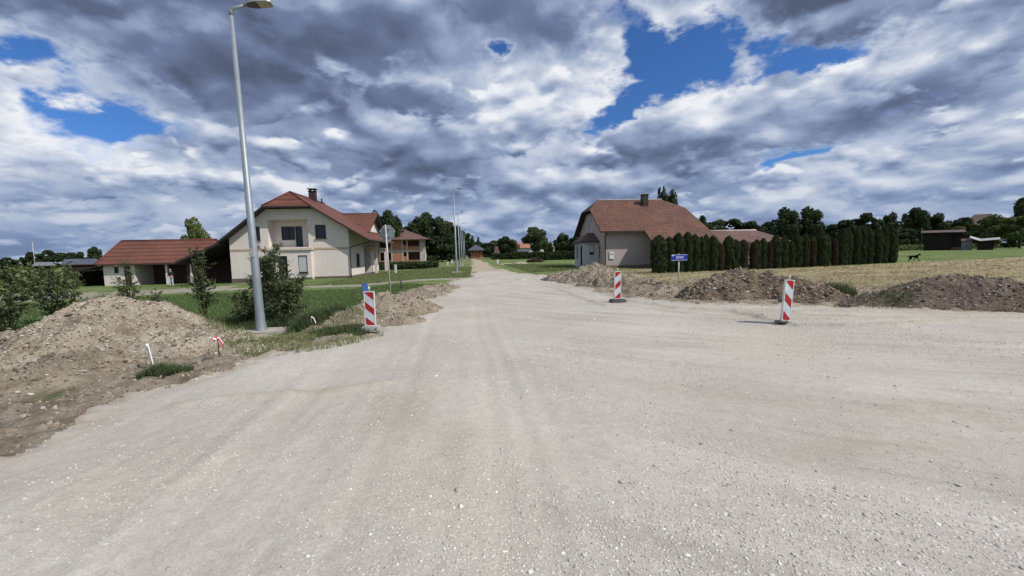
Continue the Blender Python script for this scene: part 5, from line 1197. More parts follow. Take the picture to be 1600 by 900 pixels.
D = 190; simple_house('village_house', 'pale low house with grey roof below the orange roofs', 'house', fx(791, D), fx(826, D), D, D+7, U(810, 393, D)[1], .5, U(810, 389.5, D+3)[1], 'roof_slate', 'concrete', hip=.2)
D = 200; simple_house('village_house', 'white gabled house right behind the solitary round tree', 'house', fx(846, D), fx(857, D), D, D+9, U(850, 387, D)[1], .4, U(850, 380.5, D+4)[1], 'roof_slate', 'plaster', hip=.1, axis='y')
D = 210; simple_house('village_house', 'grey and white house with a bright wall left of the dark hedge-side tree', 'house', fx(858, D), fx(873, D), D, D+9, U(865, 387, D)[1], .4, U(865, 377, D+4)[1], 'metal_roof', 'plaster', hip=.1, axis='y')
D = 128; simple_house('rust_barn', 'long barn with a rust brown roof behind the black shed', 'barn', fx(1396, D), fx(1482, D), D, D+11, U(1440, 367, D)[1], .6, U(1440, 349, D+5)[1], 'roof_rust', 'wood_dark', hip=.3, rot=-.75)
D = 150; simple_house('far_house', 'house with a purple brown roof peak above the light green tree at right', 'house', fx(1512, D), fx(1560, D), D, D+12, U(1536, 352, D)[1], .6, U(1536, 335, D+6)[1], 'roof_rust', 'plaster_pink', hip=.5, rot=-.8)
D = 95; simple_house('grey_barn', 'low barn with a grey sheet roof just left of the outbuilding', 'barn', fx(98, D), fx(152, D), D, D+9, U(120, 413, D)[1], .4, U(125, 404.5, D+4)[1], 'roof_slate', 'wood_dark', hip=.1, rot=.7)
D = 105; simple_house('grey_barn', 'farther grey roofed barn behind the light green shrub at left', 'barn', fx(52, D), fx(82, D), D, D+9, U(70, 415, D)[1], .4, U(70, 409.5, D+4)[1], 'metal_grey', 'wood_dark', hip=.1, rot=.75)

# ---------- sheds on the right
def facing(px, py, turn=0.0):
    x, y, z = g(px, py); az_ = math.atan2(x, y); dep = x*math.sin(PSI)+y*math.cos(PSI)
    return x, y, z, -(az_+turn), dep/F*math.cos(az_-PSI), dep/F/max(.2, math.cos(az_-PSI))**0
def shed_dark():
    x, y, z, rz, k, kv = facing(1472, 391.5); zg = z-.1; w1 = 43*k; w2 = 17*k; H = 28.5*kv
    r = thing('black_shed', 'black boarded shed with flat rusty edged roof at the edge of the garden lawn', 'shed', (x, y, z)); x0 = x-(w1+w2)/2; x1 = x0+w1; x2 = x1+w2; zt = z+H; yb = y+4.5
    m = MB(); m.box(x0, y, zg, x1, yb, zt); m.build('boarded_wall', M['wood_dark'], r)
    m = MB(); m.box(x1+.01, y+.5, zg, x2, yb, zt-.15); m.build('side_bay', M['wood_dark'], r)
    m = MB(); m.slab([(x0-.5, y-.7, zt+.02), (x2+.4, y-.7, zt-.1), (x2+.4, yb+.4, zt+.45), (x0-.5, yb+.4, zt+.55)], .16, X_); m.build('roof', [M['roof_rust'], M['fascia_brown']], r)
    m = MB(); m.box(x1+.05, y+.42, zg, x2, y+.49, zg+.7); m.build('low_wall', M['brick_red'], r)
    m = MB(); m.box(x0+1.5, y-.04, zg+.15, x0+2.6, y-.005, zg+2.1); m.build('door', M['wood_dark'], r)
    m = MB(); m.box(x0-.4, y-.45, zg, x0-.28, y-.33, zt); m.build('post', M['wood'], r)
    r.rotation_euler[2] = rz
shed_dark()
def shed_pale():
    x, y, z, rz, k, kv = facing(1538, 391); zg = z-.1; w = 36*k; x0 = x-w/2; x1 = x+w/2; zt = z+14*kv; zp = z+20*kv
    r = thing('pale_roofed_shed', 'small dark shed under a pale bent sheet roof, right of the black shed', 'shed', (x, y, z))
    m = MB(); m.box(x0+.5, y+.3, zg, x1-.3, y+3.4, zt-.1); m.build('boarded_wall', M['wood_dark'], r)
    xm = x0+w*.3
    m = MB(); m.slab([(x0-.5, y-.2, zp), (xm, y-.3, zt+.1), (xm, y+3.6, zt+.5), (x0-.5, y+3.6, zp+.4)], .08, X_, 0, 0); m.slab([(xm, y-.3, zt+.1), (x1+.4, y-.3, zt+.3), (x1+.4, y+3.6, zt+.7), (xm, y+3.6, zt+.5)], .08, X_, 0, 0); m.build('roof', M['metal_roof'], r)
    m = MB(); m.box(x1-.15, y, zg, x1-.05, y+.1, zt+.1); m.build('post', M['wood'], r)
    m = MB(); m.box(x0-.3, y, zg, x0-.2, y+.1, zp); m.build('post', M['wood'], r)
    r.rotation_euler[2] = rz
shed_pale()
x, y, z, rz, k, kv = facing(1510, 391.3); w_ = 17*k; zz = z+15*kv
rr_ = thing('grey_lean_to', 'grey sheet metal box shed squeezed between the black and the pale roofed shed', 'shed', (x, y, z)); m = MB(); m.box(x-w_/2, y-.2, z-.1, x+w_/2, y+2.5, zz); m.build('sheet_wall', M['metal_grey'], rr_)
m = MB(); m.slab([(x-w_/2-.1, y-.4, zz+.02), (x+w_/2+.1, y-.4, zz+.02), (x+w_/2+.1, y+2.7, zz+.4), (x-w_/2-.1, y+2.7, zz+.4)], .07, X_); m.build('roof', [M['roof_rust'], M['fascia']], rr_); rr_.rotation_euler[2] = rz

# ------------------------------------------------------------------ street furniture
def lamp(label, x, y, H, first=None, lean=(0, 0)):
    z = sz1(x, y)
    r = thing('street_lamp', label, 'street lamp', (x, y, z), 'street lamps along the left side of the road')
    b = r.location; dz = Vector((lean[0], lean[1], 1)).normalized(); q = MB()
    at_ = lambda h: b+dz*h
    q.tube([at_(0.02), at_(.1), at_(.5), at_(1.2), at_(H-.1)], [.15, .125, .105, .098, .045], 14); q.tube([at_(-.02), at_(.035)], .19, 14)
    for a in range(4): q.tube([at_(.03)+Vector((.16*math.cos(a*1.57+.7), .16*math.sin(a*1.57+.7), 0)), at_(.08)+Vector((.16*math.cos(a*1.57+.7), .16*math.sin(a*1.57+.7), 0))], .014, 6)
    pole = q.build('pole', M['galv'], r)
    q = MB(); q.obox(at_(2.05)-Y_*.095, X_, Y_, dz, .04, .012, .11); q.build('hatch', M['galv_old'], pole)
    t = at_(H-.12); q = MB(); q.tube([t-Z_*.05, t+Z_*.05, t+Vector((.05, 0, .12)), t+Vector((.35, 0, .2))], [.05, .05, .04, .032], 10); q.build('arm', M['galv'], r)
    h0 = t+Vector((.33, 0, .2)); ax = Vector((1, 0, .10)).normalized(); az = Vector((-.1, 0, 1)).normalized()
    q = MB(); prof = [(0, .05), (.06, .075), (.16, .13), (.3, .15), (.56, .13), (.62, .09)]
    for (sz_, zz, mi) in ((1, 0.0, 0),):
        top = [h0+ax*a+Y_*w+az*.055 for a, w in prof]+[h0+ax*a-Y_*w+az*.055 for a, w in prof[::-1]]
        q.prism([p-az*.07 for p in top], az*.07, 0)
    hd = q.build('lamp_head', M['lamp_grey'], r)
    q = MB(); pr = [(.04, .05), (.14, .115), (.28, .135), (.3, .135)]; low = [h0+ax*a+Y_*w-az*.022 for a, w in pr]+[h0+ax*a-Y_*w-az*.022 for a, w in pr[::-1]]; q.prism(low, az*.006, 0); q.build('driver_cover', M['lamp_dark'], hd)
    q = MB(); q.obox(h0+ax*.44-az*.02, ax, Y_, az, .12, .12, .008); q.build('lens', M['lens'], hd)
    q = MB(); n = 14; rs = random.Random(int(y)); pts = [(b.x+(.42+.05*rs.random())*(1.25)*math.cos(2*math.pi*k/n)+.16, b.y+(.42+.05*rs.random())*.9*math.sin(2*math.pi*k/n), z-.12) for k in range(n)]
    if y > 20: pts = [(b.x+sx*.5, b.y+sy*.5, z-.12) for sx, sy in ((-1, -1), (1, -1), (1, 1), (-1, 1))]
    q.prism(pts, (0, 0, .2 if y < 20 else .3)); q.build('footing', M['base_conc'], r)
    return r
lx, ly = g2(409, 523)
lamp('near tall galvanised street lamp with dark flat head, standing by the bushes', lx, ly, 7.87, lean=(-.02, 0))
for k, (px, yy, wd) in enumerate([(713, 40, 'second street lamp from the viewer, on a square concrete footing in the verge'), (718.2, 62, 'third street lamp from the viewer along the left verge'), (721.5, 84, 'fourth street lamp from the viewer along the left verge'), (724.3, 106, 'fifth street lamp from the viewer, in front of the dark trees'), (726.4, 128, 'sixth and faintest street lamp, thin against the dark trees')]):
    lamp(wd, fx(px, yy), yy, 8.0, lean=(-.008, 0))

def clip_band(w, h, c0, c1, sgn):
    """part of the rect [-w/2,w/2]x[0,h] with c0 <= z+sgn*x <= c1"""
    P = [(-w/2, 0), (w/2, 0), (w/2, h), (-w/2, h)]
    for c, keep in ((c0, 1), (c1, -1)):
        out = []
        for i in range(len(P)):
            a, b = P[i], P[(i+1) % len(P)]; fa = keep*(a[1]+sgn*a[0]-c); fb = keep*(b[1]+sgn*b[0]-c)
            if fa >= 0: out.append(a)
            if (fa >= 0) != (fb >= 0): t = fa/(fa-fb); out.append((a[0]+(b[0]-a[0])*t, a[1]+(b[1]-a[1])*t))
        P = out
        if not P: break
    return P
def delineator(label, px, py, top, sgn, foot, yaw=0.0, roll=0.0, lift=.12, w=.245):
    x, y = g2(px, py); z = sz1(x, y); r = thing('striped_traffic_board', label, 'traffic board', (x, y, z), 'red and white striped boards round the junction'); b = r.location
    c, s = math.cos(yaw), math.sin(yaw); ax = Vector((c, s, 0)); n = Vector((s, -c, 0)); up = (Z_+ax*roll).normalized(); ax2 = (ax-up*ax.dot(up)).normalized(); ny = up.cross(ax2)*-1
    if ny.dot(n) < 0: ny = -ny
    H = U(px, top, y)[1]-z-lift; o = b+up*lift
    q = MB(); q.obox(o+up*H/2, ax2, ny, up, w/2, .022, H/2); fw = .018; f = ny*.024
    q.obox(o+up*H/2-ax2*(w/2-fw/2)+f, ax2, ny, up, fw/2, .005, H/2); q.obox(o+up*H/2+ax2*(w/2-fw/2)+f, ax2, ny, up, fw/2, .005, H/2)
    q.obox(o+up*(H-fw/2)+f, ax2, ny, up, w/2-fw, .005, fw/2); q.obox(o+up*(fw/2)+f, ax2, ny, up, w/2-fw, .005, fw/2)
    brd = q.build('board', M['white'], r)
    q = MB(); iw, ih = w-2*fw, H-2*fw; per = ih/2.35
    q.obox(o+up*(H/2)+ny*.0235, ax2, ny, up, iw/2-.001, .0015, ih/2-.001)
    shw = q.build('reflective_face', M['sheet_white'], brd)
    q = MB(); off = sgn*0
    for k in range(-2, 6):
        P = clip_band(iw-.004, ih-.004, ih*(.40+(k-1)*.462), ih*(.605+(k-1)*.462), sgn*.85)
        if len(P) > 2: q.prism([o+up*(fw+.002+p[1])+ax2*p[0]+ny*.026 for p in P], ny*.0012)
    q.build('red_stripe', M['red'], brd)
    q = MB(); q.tube([o+up*H, o+up*(H+.05), o+up*(H+.055), o+up*(H+.11)], [.022, .02, .028, .018], 8); q.build('carry_knob', M['white'], r)
    if foot == 'grey':
        q = MB(); q.obox(b+Z_*.07, ax, n, Z_, .2, .12, .055); q.obox(b+Z_*.133, ax, n, Z_, .17, .09, .012); q.obox(b+Z_*.012, ax, n, Z_, .19, .11, .014); ft = q.build('foot', M['foot_grey'], r)
        q = MB()
        for s_ in (-1, 1): q = MB(); q.tube([b+Z_*.075+ax*s_*.14+n*.115, b+Z_*.075+ax*s_*.14+n*.128], .022, 10); q.build('foot_hole', M['rubber'], ft)
    elif foot == 'rubber':
        q = MB(); P = [(-.26, 0), (.26, 0), (.27, .06), (.2, .12), (-.2, .12), (-.27, .06)]; q.prism([b+ax*p[0]+Z_*p[1]-n*.16 for p in P], n*.32); q.build('foot', M['rubber'], r)
    else:
        q = MB(); q.prism([b+ax*(.16*math.cos(t*.7)-.1)+n*.13*math.sin(t*.7)+Z_*-.01 for t in range(9)], Z_*.035); q.build('foot', M['rubber'], r)
    q = MB(); q.obox(b+up*(lift*.5), ax, n, up, .03, .02, lift*.5+.03); q.build('post', M['white'], r)
    return r
delineator('striped traffic board on a pale grey foot, left road edge', 580, 519.5, 455, 1, 'grey', -.05, .0, .14)
delineator('striped traffic board on a black rubber foot, in front of the right clay heap', 965, 472, 424, -1, 'rubber', .1, 0, .13)
delineator('tilted striped traffic board half sunk in gravel at the right', 1226, 505.5, 437, 1, 'sunk', .15, .10, .02, .25)

# ---- stop sign seen from behind
x, y = g2(611, 470); z = sz1(x, y); r = thing('road_sign', 'octagonal road sign seen from its grey back, on a leaning thin pole', 'road sign', (x, y, z)); b = r.location
zc = U(607, 364, y)[1]; dz = Vector((-.028, 0, 1)).normalized(); Lp = (U(605, 351, y)[1]-z)
q = MB(); q.tube([b-dz*.3, b+dz*Lp], .032, 10); q.build('pole', M['galv_old'], r)
cen = b+dz*(zc-z)+Y_*.055+X_*.04; R8 = .33; nrm = Vector((.25, 1, 0)).normalized(); sx = Vector((1, -.25, 0)).normalized()
oc = [cen+sx*R8*math.cos(math.pi/8+k*math.pi/4)+Z_*R8*math.sin(math.pi/8+k*math.pi/4) for k in range(8)]
q = MB(); q.prism(oc, nrm*.006, 0); pn = q.build('plate', [M['sign_back']], r)
q = MB()
for k in range(8): q.tube([oc[k], oc[(k+1) % 8]], .008, 5)
q.build('rim', M['galv_old'], pn)
oc2 = [cen+nrm*.009+(p-cen)*.99 for p in oc]; q = MB(); q.prism(oc2, nrm*.002); q.build('red_face', M['red'], pn)
q = MB(); q.obox(cen-nrm*.03+Z_*.15, sx, nrm, Z_, .12, .025, .015); q.obox(cen-nrm*.03-Z_*.15, sx, nrm, Z_, .12, .025, .015); q.build('bracket', M['galv'], r)

# ---- blue street name sign
x, y = g2(1060, 457); z = sz1(x, y)-.03; r = thing('street_name_sign', 'blue street name sign with white lettering on a thin pole, in front of the thujas', 'street sign', (x, y, z)); b = r.location
zc = U(1060, 402.3, y)[1]; q = MB(); q.tube([b-Z_*.3, b+Z_*(U(1060, 396.6, y)[1]-z)], .027, 10); q.build('pole', M['galv_old'], r)
wS = .72; hS = .26; cen = Vector((x, y-.045, zc)); q = MB(); q.obox(cen, X_, Y_, Z_, wS/2, .012, hS/2); pl = q.build('plate', M['blue'], r)
q = MB()
for s_ in (-1, 1): q.obox(cen+Z_*s_*(hS/2-.018)-Y_*.0135, X_, Y_, Z_, wS/2-.012, .001, .007)
q.obox(cen+Z_*(hS/2-.05)-X_*(wS/2-.07)-Y_*.0135, X_, Y_, Z_, .045, .001, .018)
q.build('white_line', M['letter'], pl)
fc = bpy.data.curves.new('lettering', 'FONT'); fc.body = 'ŽIDINE'; fc.size = .115; fc.align_x = 'CENTER'; fc.align_y = 'CENTER'; fc.shear = .3; fc.extrude = .001; fc.offset = .0015; fc.space_character = .95
tmp = bpy.data.objects.new('tmp', fc); C.objects.link(tmp); tm = bpy.data.meshes.new_from_object(tmp.evaluated_get(bpy.context.evaluated_depsgraph_get())); bpy.data.objects.remove(tmp); fo = link('lettering', tm, M['letter'], pl); fo.location = cen-b-Y_*.015; fo.rotation_euler = (math.pi/2, 0, 0)

# ---- pegs with flagging tape, posts, boxes
def peg(label, px, py, top, cols, h=None):
    x, y = g2(px, py); z = sz1(x, y); zt = U(px, top, y)[1]; h = max(.3, zt-z); r = thing('survey_peg', label, 'survey peg', (x, y, z-.02)); b = r.location
    q = MB(); q.tube([b-Z_*.05, b+Vector((.005, 0, h*.5)), b+Vector((-.01, 0, h))], [.009, .008, .006], 6); q.build('stick', M['wood'], r)
    for k, (mt, dx, L) in enumerate(cols):
        q = MB(); p = b+Vector((-.008, -.01*k, h-.02-.01*k)); pts = [p, p+Vector((dx*.6, -.02, .015)), p+Vector((dx, .01, -L*.6)), p+Vector((dx*1.15, .03, -L))]
        for i in range(3):
            a, c = pts[i], pts[i+1]; wv = Vector((.0, .016, .012)) ; q.face([a-wv, c-wv*(.9), c+wv*(.9), a+wv], 0, None, True)
        q.build('tape', M[mt], r)
peg('peg with red and white tape at the toe of the stony heap, near the lamp', 343, 563, 524, [('tape_red', -.06, .08), ('tape_white', .07, .12), ('tape_white', -.09, .15), ('tape_red', .09, .15)])
peg('small peg with white and red tape in the grass right of the lamp', 491, 520, 493, [('tape_white', -.05, .14), ('tape_red', .02, .05), ('tape_white', .05, .13)])
peg('peg wrapped in white tape in the green tuft below the stony heap', 238, 578, 535, [('tape_white', -.07, .1), ('tape_white', -.03, .3), ('tape_white', .02, .34)])
x, y = g2(572, 490); z = sz1(x, y); y2 = y; r = thing('marker_post', 'faded blue marker post behind the left striped board', 'marker post', (x, y, z)); b = r.location; hh = U(572, 443, y)[1]-z
q = MB(); q.tube([b-Z_*.1, b+Z_*(hh-.3)], .03, 8); q.build('stake', M['blue_post'], r); q = MB(); q.obox(b+Z_*(hh-.17), Vector((.9, .4, 0)).normalized(), Vector((-.4, .9, 0)).normalized(), Z_, .085, .04, .17); q.build('cap', M['blue_post'], r)
x, y = g2(627, 452.5); z = sz1(x, y); r = thing('fence_stake', 'short dark stake in the lawn right of the road sign', 'stake', (x, y, z)); hh = U(627, 438.5, y)[1]-z; q = MB(); q.tube([r.location-Z_*.1, r.location+Z_*hh], .04, 6); q.build('stick', M['fascia'], r)
def cabinet(label, px, py, top, w=.35, D=None, d=.28):
    if D: x, y = fx(px, D), D
    else: x, y = g2(px, py)
    z = sz1(x, y); H = (py-top)*(x*math.sin(PSI)+y*math.cos(PSI))/F; r = thing('utility_cabinet', label, 'utility box', (x, y, z-.05), 'white utility boxes in the grass'); b = r.location
    q = MB(); q.obox(b+Z_*(H*.5), X_, Y_, Z_, w/2, d/2, H/2); q.build('body', M['white'], r)
    q = MB(); q.obox(b+Z_*(H+.025), X_, Y_, Z_, w/2+.03, d/2+.03, .022); q.build('lid', M['white'], r)
    q = MB(); q.obox(b+Z_*(H*.55)-Y_*(d/2+.006), X_, Y_, Z_, w/2-.04, .005, H*.38); q.build('door', M['white'], r)
    q = MB(); q.obox(b+Z_*.03, X_, Y_, Z_, w/2+.06, d/2+.06, .06); q.build('plinth', M['base_conc'], r)
cabinet('white utility box in the grass just right of the cream house porch', 618.5, 428, 413.5, .22)
cabinet('white utility box in the grass left of the second street lamp', 699, 409, 403.5, .3, D=76)
cabinet('small white utility box beyond the weeds, left of the second lamp', 706, 404, 398.5, .34, D=92)
cabinet('white utility box on the meadow right of the far road', 777.5, 408, 401, .36, D=74)
cabinet('white utility box beside the square footing of the third lamp', 722.5, 404, 402.2, .3, D=70)
# water tower ball and mast
D = 230; r = thing('water_tank', 'white round tank on a thin mast above the village, left of the dark tree', 'tank', (fx(866.5, D), D, 0)); zc = U(866, 379.5, D)[1]
me = bpy.data.meshes.new('ball'); import bmesh; bm = bmesh.new(); bmesh.ops.create_uvsphere(bm, u_segments=16, v_segments=10, radius=.9); bm.to_mesh(me); bm.free(); o = link('tank_ball', me, M['white'], r); o.location = (0, 0, zc)
q = MB(); q.tube([r.location, r.location+Z_*(zc-.8)], .25, 8); q.build('shaft', M['galv_old'], r); q = MB(); q.tube([r.location+Z_*(zc+.8), r.location+Z_*(U(866, 364, D)[1])], .12, 6); q.build('aerial', M['galv_old'], r)
D = 130; x = fx(53, D); r = thing('aerial_mast', 'thin grey aerial mast above the far wood at left', 'mast', (x, D, float(T(x, D)))); q = MB(); q.tube([r.location, (x, D, U(50, 377, D)[1])], [.12, .06], 6); q.build('pole', M['galv_old'], r)
x, y = 10.5, 95; r = None
# wheelbarrow-like dark clump of soil by the meadow box
heap('earth_lumps', 'low strip of pale earth beside the meadow utility box', 'soil heap', [(5.9, 69, 1.6, .8, .28, 0), (8.4, 69.6, 1.4, .8, .4, 0)], 'pile_pale', .12, .12, 71, .8)

# ------------------------------------------------------------------ person and dog
def skin(name, joints, edges, mat, parent, root=0, sub=2):
    me = bpy.data.meshes.new(name); me.from_pydata([j[:3] for j in joints], edges, []); o = link(name, me, M[mat], parent)
    m = o.modifiers.new('skin', 'SKIN'); m.use_smooth_shade = True; lay = me.skin_vertices[0] if me.skin_vertices else None
    if lay is None:
        bmm = bmesh.new(); bmm.from_mesh(me); bmm.verts.layers.skin.verify(); bmm.to_mesh(me); bmm.free(); lay = me.skin_vertices[0]
    for k, j in enumerate(joints):
        rr = j[3] if isinstance(j[3], tuple) else (j[3], j[3]); lay.data[k].radius = rr; lay.data[k].use_root = (k == root)
    s_ = o.modifiers.new('sub', 'SUBSURF'); s_.levels = sub; s_.render_levels = sub
    dg = bpy.context.evaluated_depsgraph_get(); ev = o.evaluated_get(dg); m2 = bpy.data.meshes.new_from_object(ev); m2.name = name
    o.modifiers.clear(); o.data = m2; bpy.data.meshes.remove(me)
    return o
def person():
    x, y, z = g(268.5, 448.5); x = x; z = float(gheight(x, y)[0])
    r = thing('person', 'person in dark top and pale jeans standing by the outbuilding posts', 'person', (x, y, z))
    # body (skin), facing the camera slightly left
    J = [(0, 0, .95, .10), (0, 0, 1.15, .11), (0, -.01, 1.36, .12), (0, -.01, 1.48, .055), (0, -.02, 1.56, .06), (0, -.03, 1.66, (.088, .1)), (0, -.02, 1.74, .06),
         (.17, 0, 1.42, .05), (.24, .01, 1.15, .04), (.22, -.12, .93, .03), (-.17, 0, 1.42, .05), (-.24, .01, 1.15, .04), (-.2, -.14, .95, .03),
         (.09, 0, .9, .08), (.11, -.02, .5, .055), (.12, .03, .08, .04), (.13, -.12, .04, .04), (-.09, 0, .9, .08), (-.12, -.03, .5, .055), (-.15, .0, .08, .04), (-.17, -.14, .04, .04)]
    E = [(0, 1), (1, 2), (2, 3), (3, 4), (4, 5), (5, 6), (2, 7), (7, 8), (8, 9), (2, 10), (10, 11), (11, 12), (0, 13), (13, 14), (14, 15), (15, 16), (0, 17), (17, 18), (18, 19), (19, 20)]
    body = skin('body', J, E, 'skin', r)
    hb = lambda s_: [(s_*.22 if s_ > 0 else -.2, -.12, .93)]
    for s_, wx, wy, wz in ((1, .22, -.12, .93), (-1, -.2, -.14, .95)):
        J = [(0, 0, 0, .026), (0, -.02, -.06, .03), (.02, -.03, -.12, .01), (.02, -.04, -.15, .008), (.006, -.035, -.125, .01), (.006, -.045, -.165, .008), (-.008, -.035, -.12, .01), (-.008, -.045, -.158, .008), (-.022, -.03, -.115, .009), (-.022, -.035, -.14, .007), (.03*s_, -.04, -.05, .01), (.035*s_, -.06, -.09, .009)]
        J = [(a+wx, b_+wy, c_+wz, d_) for a, b_, c_, d_ in J]
        skin('hand', J, [(0, 1), (1, 2), (2, 3), (1, 4), (4, 5), (1, 6), (6, 7), (1, 8), (8, 9), (0, 10), (10, 11)], 'skin', r, sub=1)
    skin('shirt', [(0, 0, .98, .135), (0, 0, 1.15, .13), (0, -.01, 1.36, .145), (0, 0, 1.46, .08), (.17, 0, 1.42, .065), (.24, .01, 1.15, .055), (.23, -.08, 1.0, .045), (-.17, 0, 1.42, .065), (-.24, .01, 1.15, .055), (-.22, -.1, 1.0, .045)],
         [(0, 1), (1, 2), (2, 3), (2, 4), (4, 5), (5, 6), (2, 7), (7, 8), (8, 9)], 'shirt', r, 0)
    skin('trousers', [(0, 0, .97, .125), (.09, 0, .86, .10), (.11, -.02, .5, .075), (.12, .03, .1, .065), (-.09, 0, .86, .10), (-.12, -.03, .5, .075), (-.15, 0, .1, .065)], [(0, 1), (1, 2), (2, 3), (0, 4), (4, 5), (5, 6)], 'jeans', r)
    skin('hair', [(0, .0, 1.74, (.085, .09)), (0, .03, 1.68, (.085, .07)), (0, .04, 1.62, .06)], [(0, 1), (1, 2)], 'hair', r)
    q = MB(); b = r.location
    for s_ in (-1, 1): q.obox(b+Vector((s_*.032, -.128, 1.67)), X_, Y_, Z_, .011, .006, .006)
    q.build('eye', M['fascia'], r)
    q = MB(); q.prism([b+Vector(p) for p in ((-.012, -.12, 1.61), (.012, -.12, 1.61), (0, -.12, 1.66))], (0, -.025, 0)); q.build('nose', M['skin'], r)
    q = MB()
    for s_, xx in ((1, .13), (-1, -.17)): q.obox(b+Vector((xx, -.08, .04)), X_, Y_, Z_, .05, .13, .038)
    q.build('shoe', M['fascia'], r)
person()
def dog():
    x, y, z = g(1427, 409.5); z = float(gheight(x, y)[0]); r = thing('dog', 'black dog trotting to the right at the edge of the hay field', 'dog', (x, y, z))
    s = 1.05
    J = [(-.30, 0, .50, .085), (0, 0, .50, .095), (.24, 0, .50, .115), (.40, 0, .56, .075), (.52, 0, .64, .065), (.60, 0, .65, .06), (.72, 0, .61, .035), (.77, 0, .60, .028),
         (-.40, 0, .52, .05), (-.50, 0, .56, .025), (-.60, 0, .50, .022), (-.64, 0, .40, .018),
         (-.30, .08, .40, .075), (-.22, .09, .28, .045), (-.38, .09, .17, .025), (-.40, .09, .02, .022), (-.34, .09, .01, .02),
         (-.32, -.08, .40, .075), (-.34, -.09, .27, .045), (-.52, -.09, .18, .025), (-.60, -.09, .05, .022), (-.56, -.09, .02, .02),
         (.26, .08, .38, .055), (.20, .09, .22, .03), (.08, .09, .12, .022), (.10, .09, .05, .02),
         (.28, -.08, .38, .055), (.40, -.09, .24, .03), (.48, -.09, .04, .022), (.53, -.09, .02, .022),
         (.56, .05, .73, .02), (.56, -.05, .73, .02)]
    E = [(0, 1), (1, 2), (2, 3), (3, 4), (4, 5), (5, 6), (6, 7), (0, 8), (8, 9), (9, 10), (10, 11), (0, 12), (12, 13), (13, 14), (14, 15), (15, 16), (0, 17), (17, 18), (18, 19), (19, 20), (20, 21), (2, 22), (22, 23), (23, 24), (24, 25), (2, 26), (26, 27), (27, 28), (28, 29), (5, 30), (5, 31)]
    skin('body', [(a*s, b*s, c*s, d*s) for a, b, c, d in J], E, 'fur', r, 1)
dog()

# ------------------------------------------------------------------ sky
SUN = Vector((0.80, -0.47, 1.0)).normalized()
elev = math.asin(SUN.z); az = math.atan2(SUN.x, SUN.y)
w = bpy.data.worlds.new('World'); S.world = w; w.use_nodes = True
t = NT(w.node_tree); bg = w.node_tree.nodes['Background']
SK = 0.1
sky = t.new('ShaderNodeTexSky', sky_type='NISHITA'); sky.sun_disc = False; sky.sun_elevation = elev; sky.sun_rotation = az
sky.air_density = 1.0; sky.dust_density = 0.4; sky.ozone_density = 3.0; sky.altitude = 100
d = t.vm('NORMALIZE', t.new('ShaderNodeTexCoord').outputs['Generated'])
sp = t.new('ShaderNodeSeparateXYZ'); t.l.new(d, sp.inputs[0])
CZ = 0.31
zc = t.m('ADD', t.m('MAXIMUM', sp.outputs[2], 0.0), CZ)
cb = t.new('ShaderNodeCombineXYZ'); t.l.new(t.m('DIVIDE', sp.outputs[0], zc), cb.inputs[0]); t.l.new(t.m('DIVIDE', sp.outputs[1], zc), cb.inputs[1])
p = cb.outputs[0]
def cpos(px, py):
    q = ray(px, py); q = q/np.linalg.norm(q); return (q[0]/(max(q[2], 0)+CZ), q[1]/(max(q[2], 0)+CZ))
def sunshift(pp, k):
    """the same point of the cloud deck seen a little higher up and towards the sun"""
    return t.vm('ADD', t.vm('SCALE', pp, sc=1-k*1.0), (0.05*k, -0.05*k, 0))
def puff(pp, scale, detail):
    n = t.new('ShaderNodeTexVoronoi', feature='F1'); t.l.new(pp, n.inputs['Vector']); n.inputs['Scale'].default_value = scale; n.inputs['Detail'].default_value = detail
    n.inputs['Roughness'].default_value = 0.5; n.inputs['Lacunarity'].default_value = 2.3; n.normalize = True
    return n.outputs['Distance']
def density(pp, detail):
    wv = t.vm('ADD', pp, t.vm('SCALE', t.vm('SUBTRACT', t.noise(pp, 3.5, 4, 0.6, col=True), (0.5, 0.5, 0.5)), sc=0.30))
    big = t.noise(pp, 1.5, detail, 0.55, 0.2)
    med = t.noise(t.vm('ADD', wv, (13.1, 4.2, 2.0)), 4.0, detail, 0.60, 0.1)
    v = puff(wv, 3.4, min(4, detail*.5))
    return t.m('ADD', t.m('ADD', t.m('MULTIPLY', big, 0.55), t.m('MULTIPLY', med, 0.38)), t.m('MULTIPLY', t.m('SUBTRACT', 0.42, v), 0.42))
def blobs(pp, L):
    tot = None
    for (px, py, rx, ry, rot, amt) in L:
        c = cpos(px, py); e1 = cpos(px+rx*math.cos(rot), py+rx*math.sin(rot)); e2 = cpos(px-ry*math.sin(rot), py+ry*math.cos(rot))
        A = np.array([[e1[0]-c[0], e2[0]-c[0]], [e1[1]-c[1], e2[1]-c[1]]]); Ai = np.linalg.inv(A)
        dd = t.vm('SUBTRACT', pp, (c[0], c[1], 0))
        u = t.vm('DOT_PRODUCT', dd, (Ai[0, 0], Ai[0, 1], 0)); v = t.vm('DOT_PRODUCT', dd, (Ai[1, 0], Ai[1, 1], 0))
        q = t.m('ADD', t.m('MULTIPLY', u, u), t.m('MULTIPLY', v, v))
        gA = t.m('MULTIPLY', t.m('POWER', 2.718, t.m('MULTIPLY', q, -0.8)), amt)
        tot = gA if tot is None else t.m('ADD', tot, gA)
    return tot
pw = t.vm('ADD', p, t.vm('SCALE', t.vm('SUBTRACT', t.noise(p, 3.5, 6, 0.62, col=True), (0.5, 0.5, 0.5)), sc=0.48))
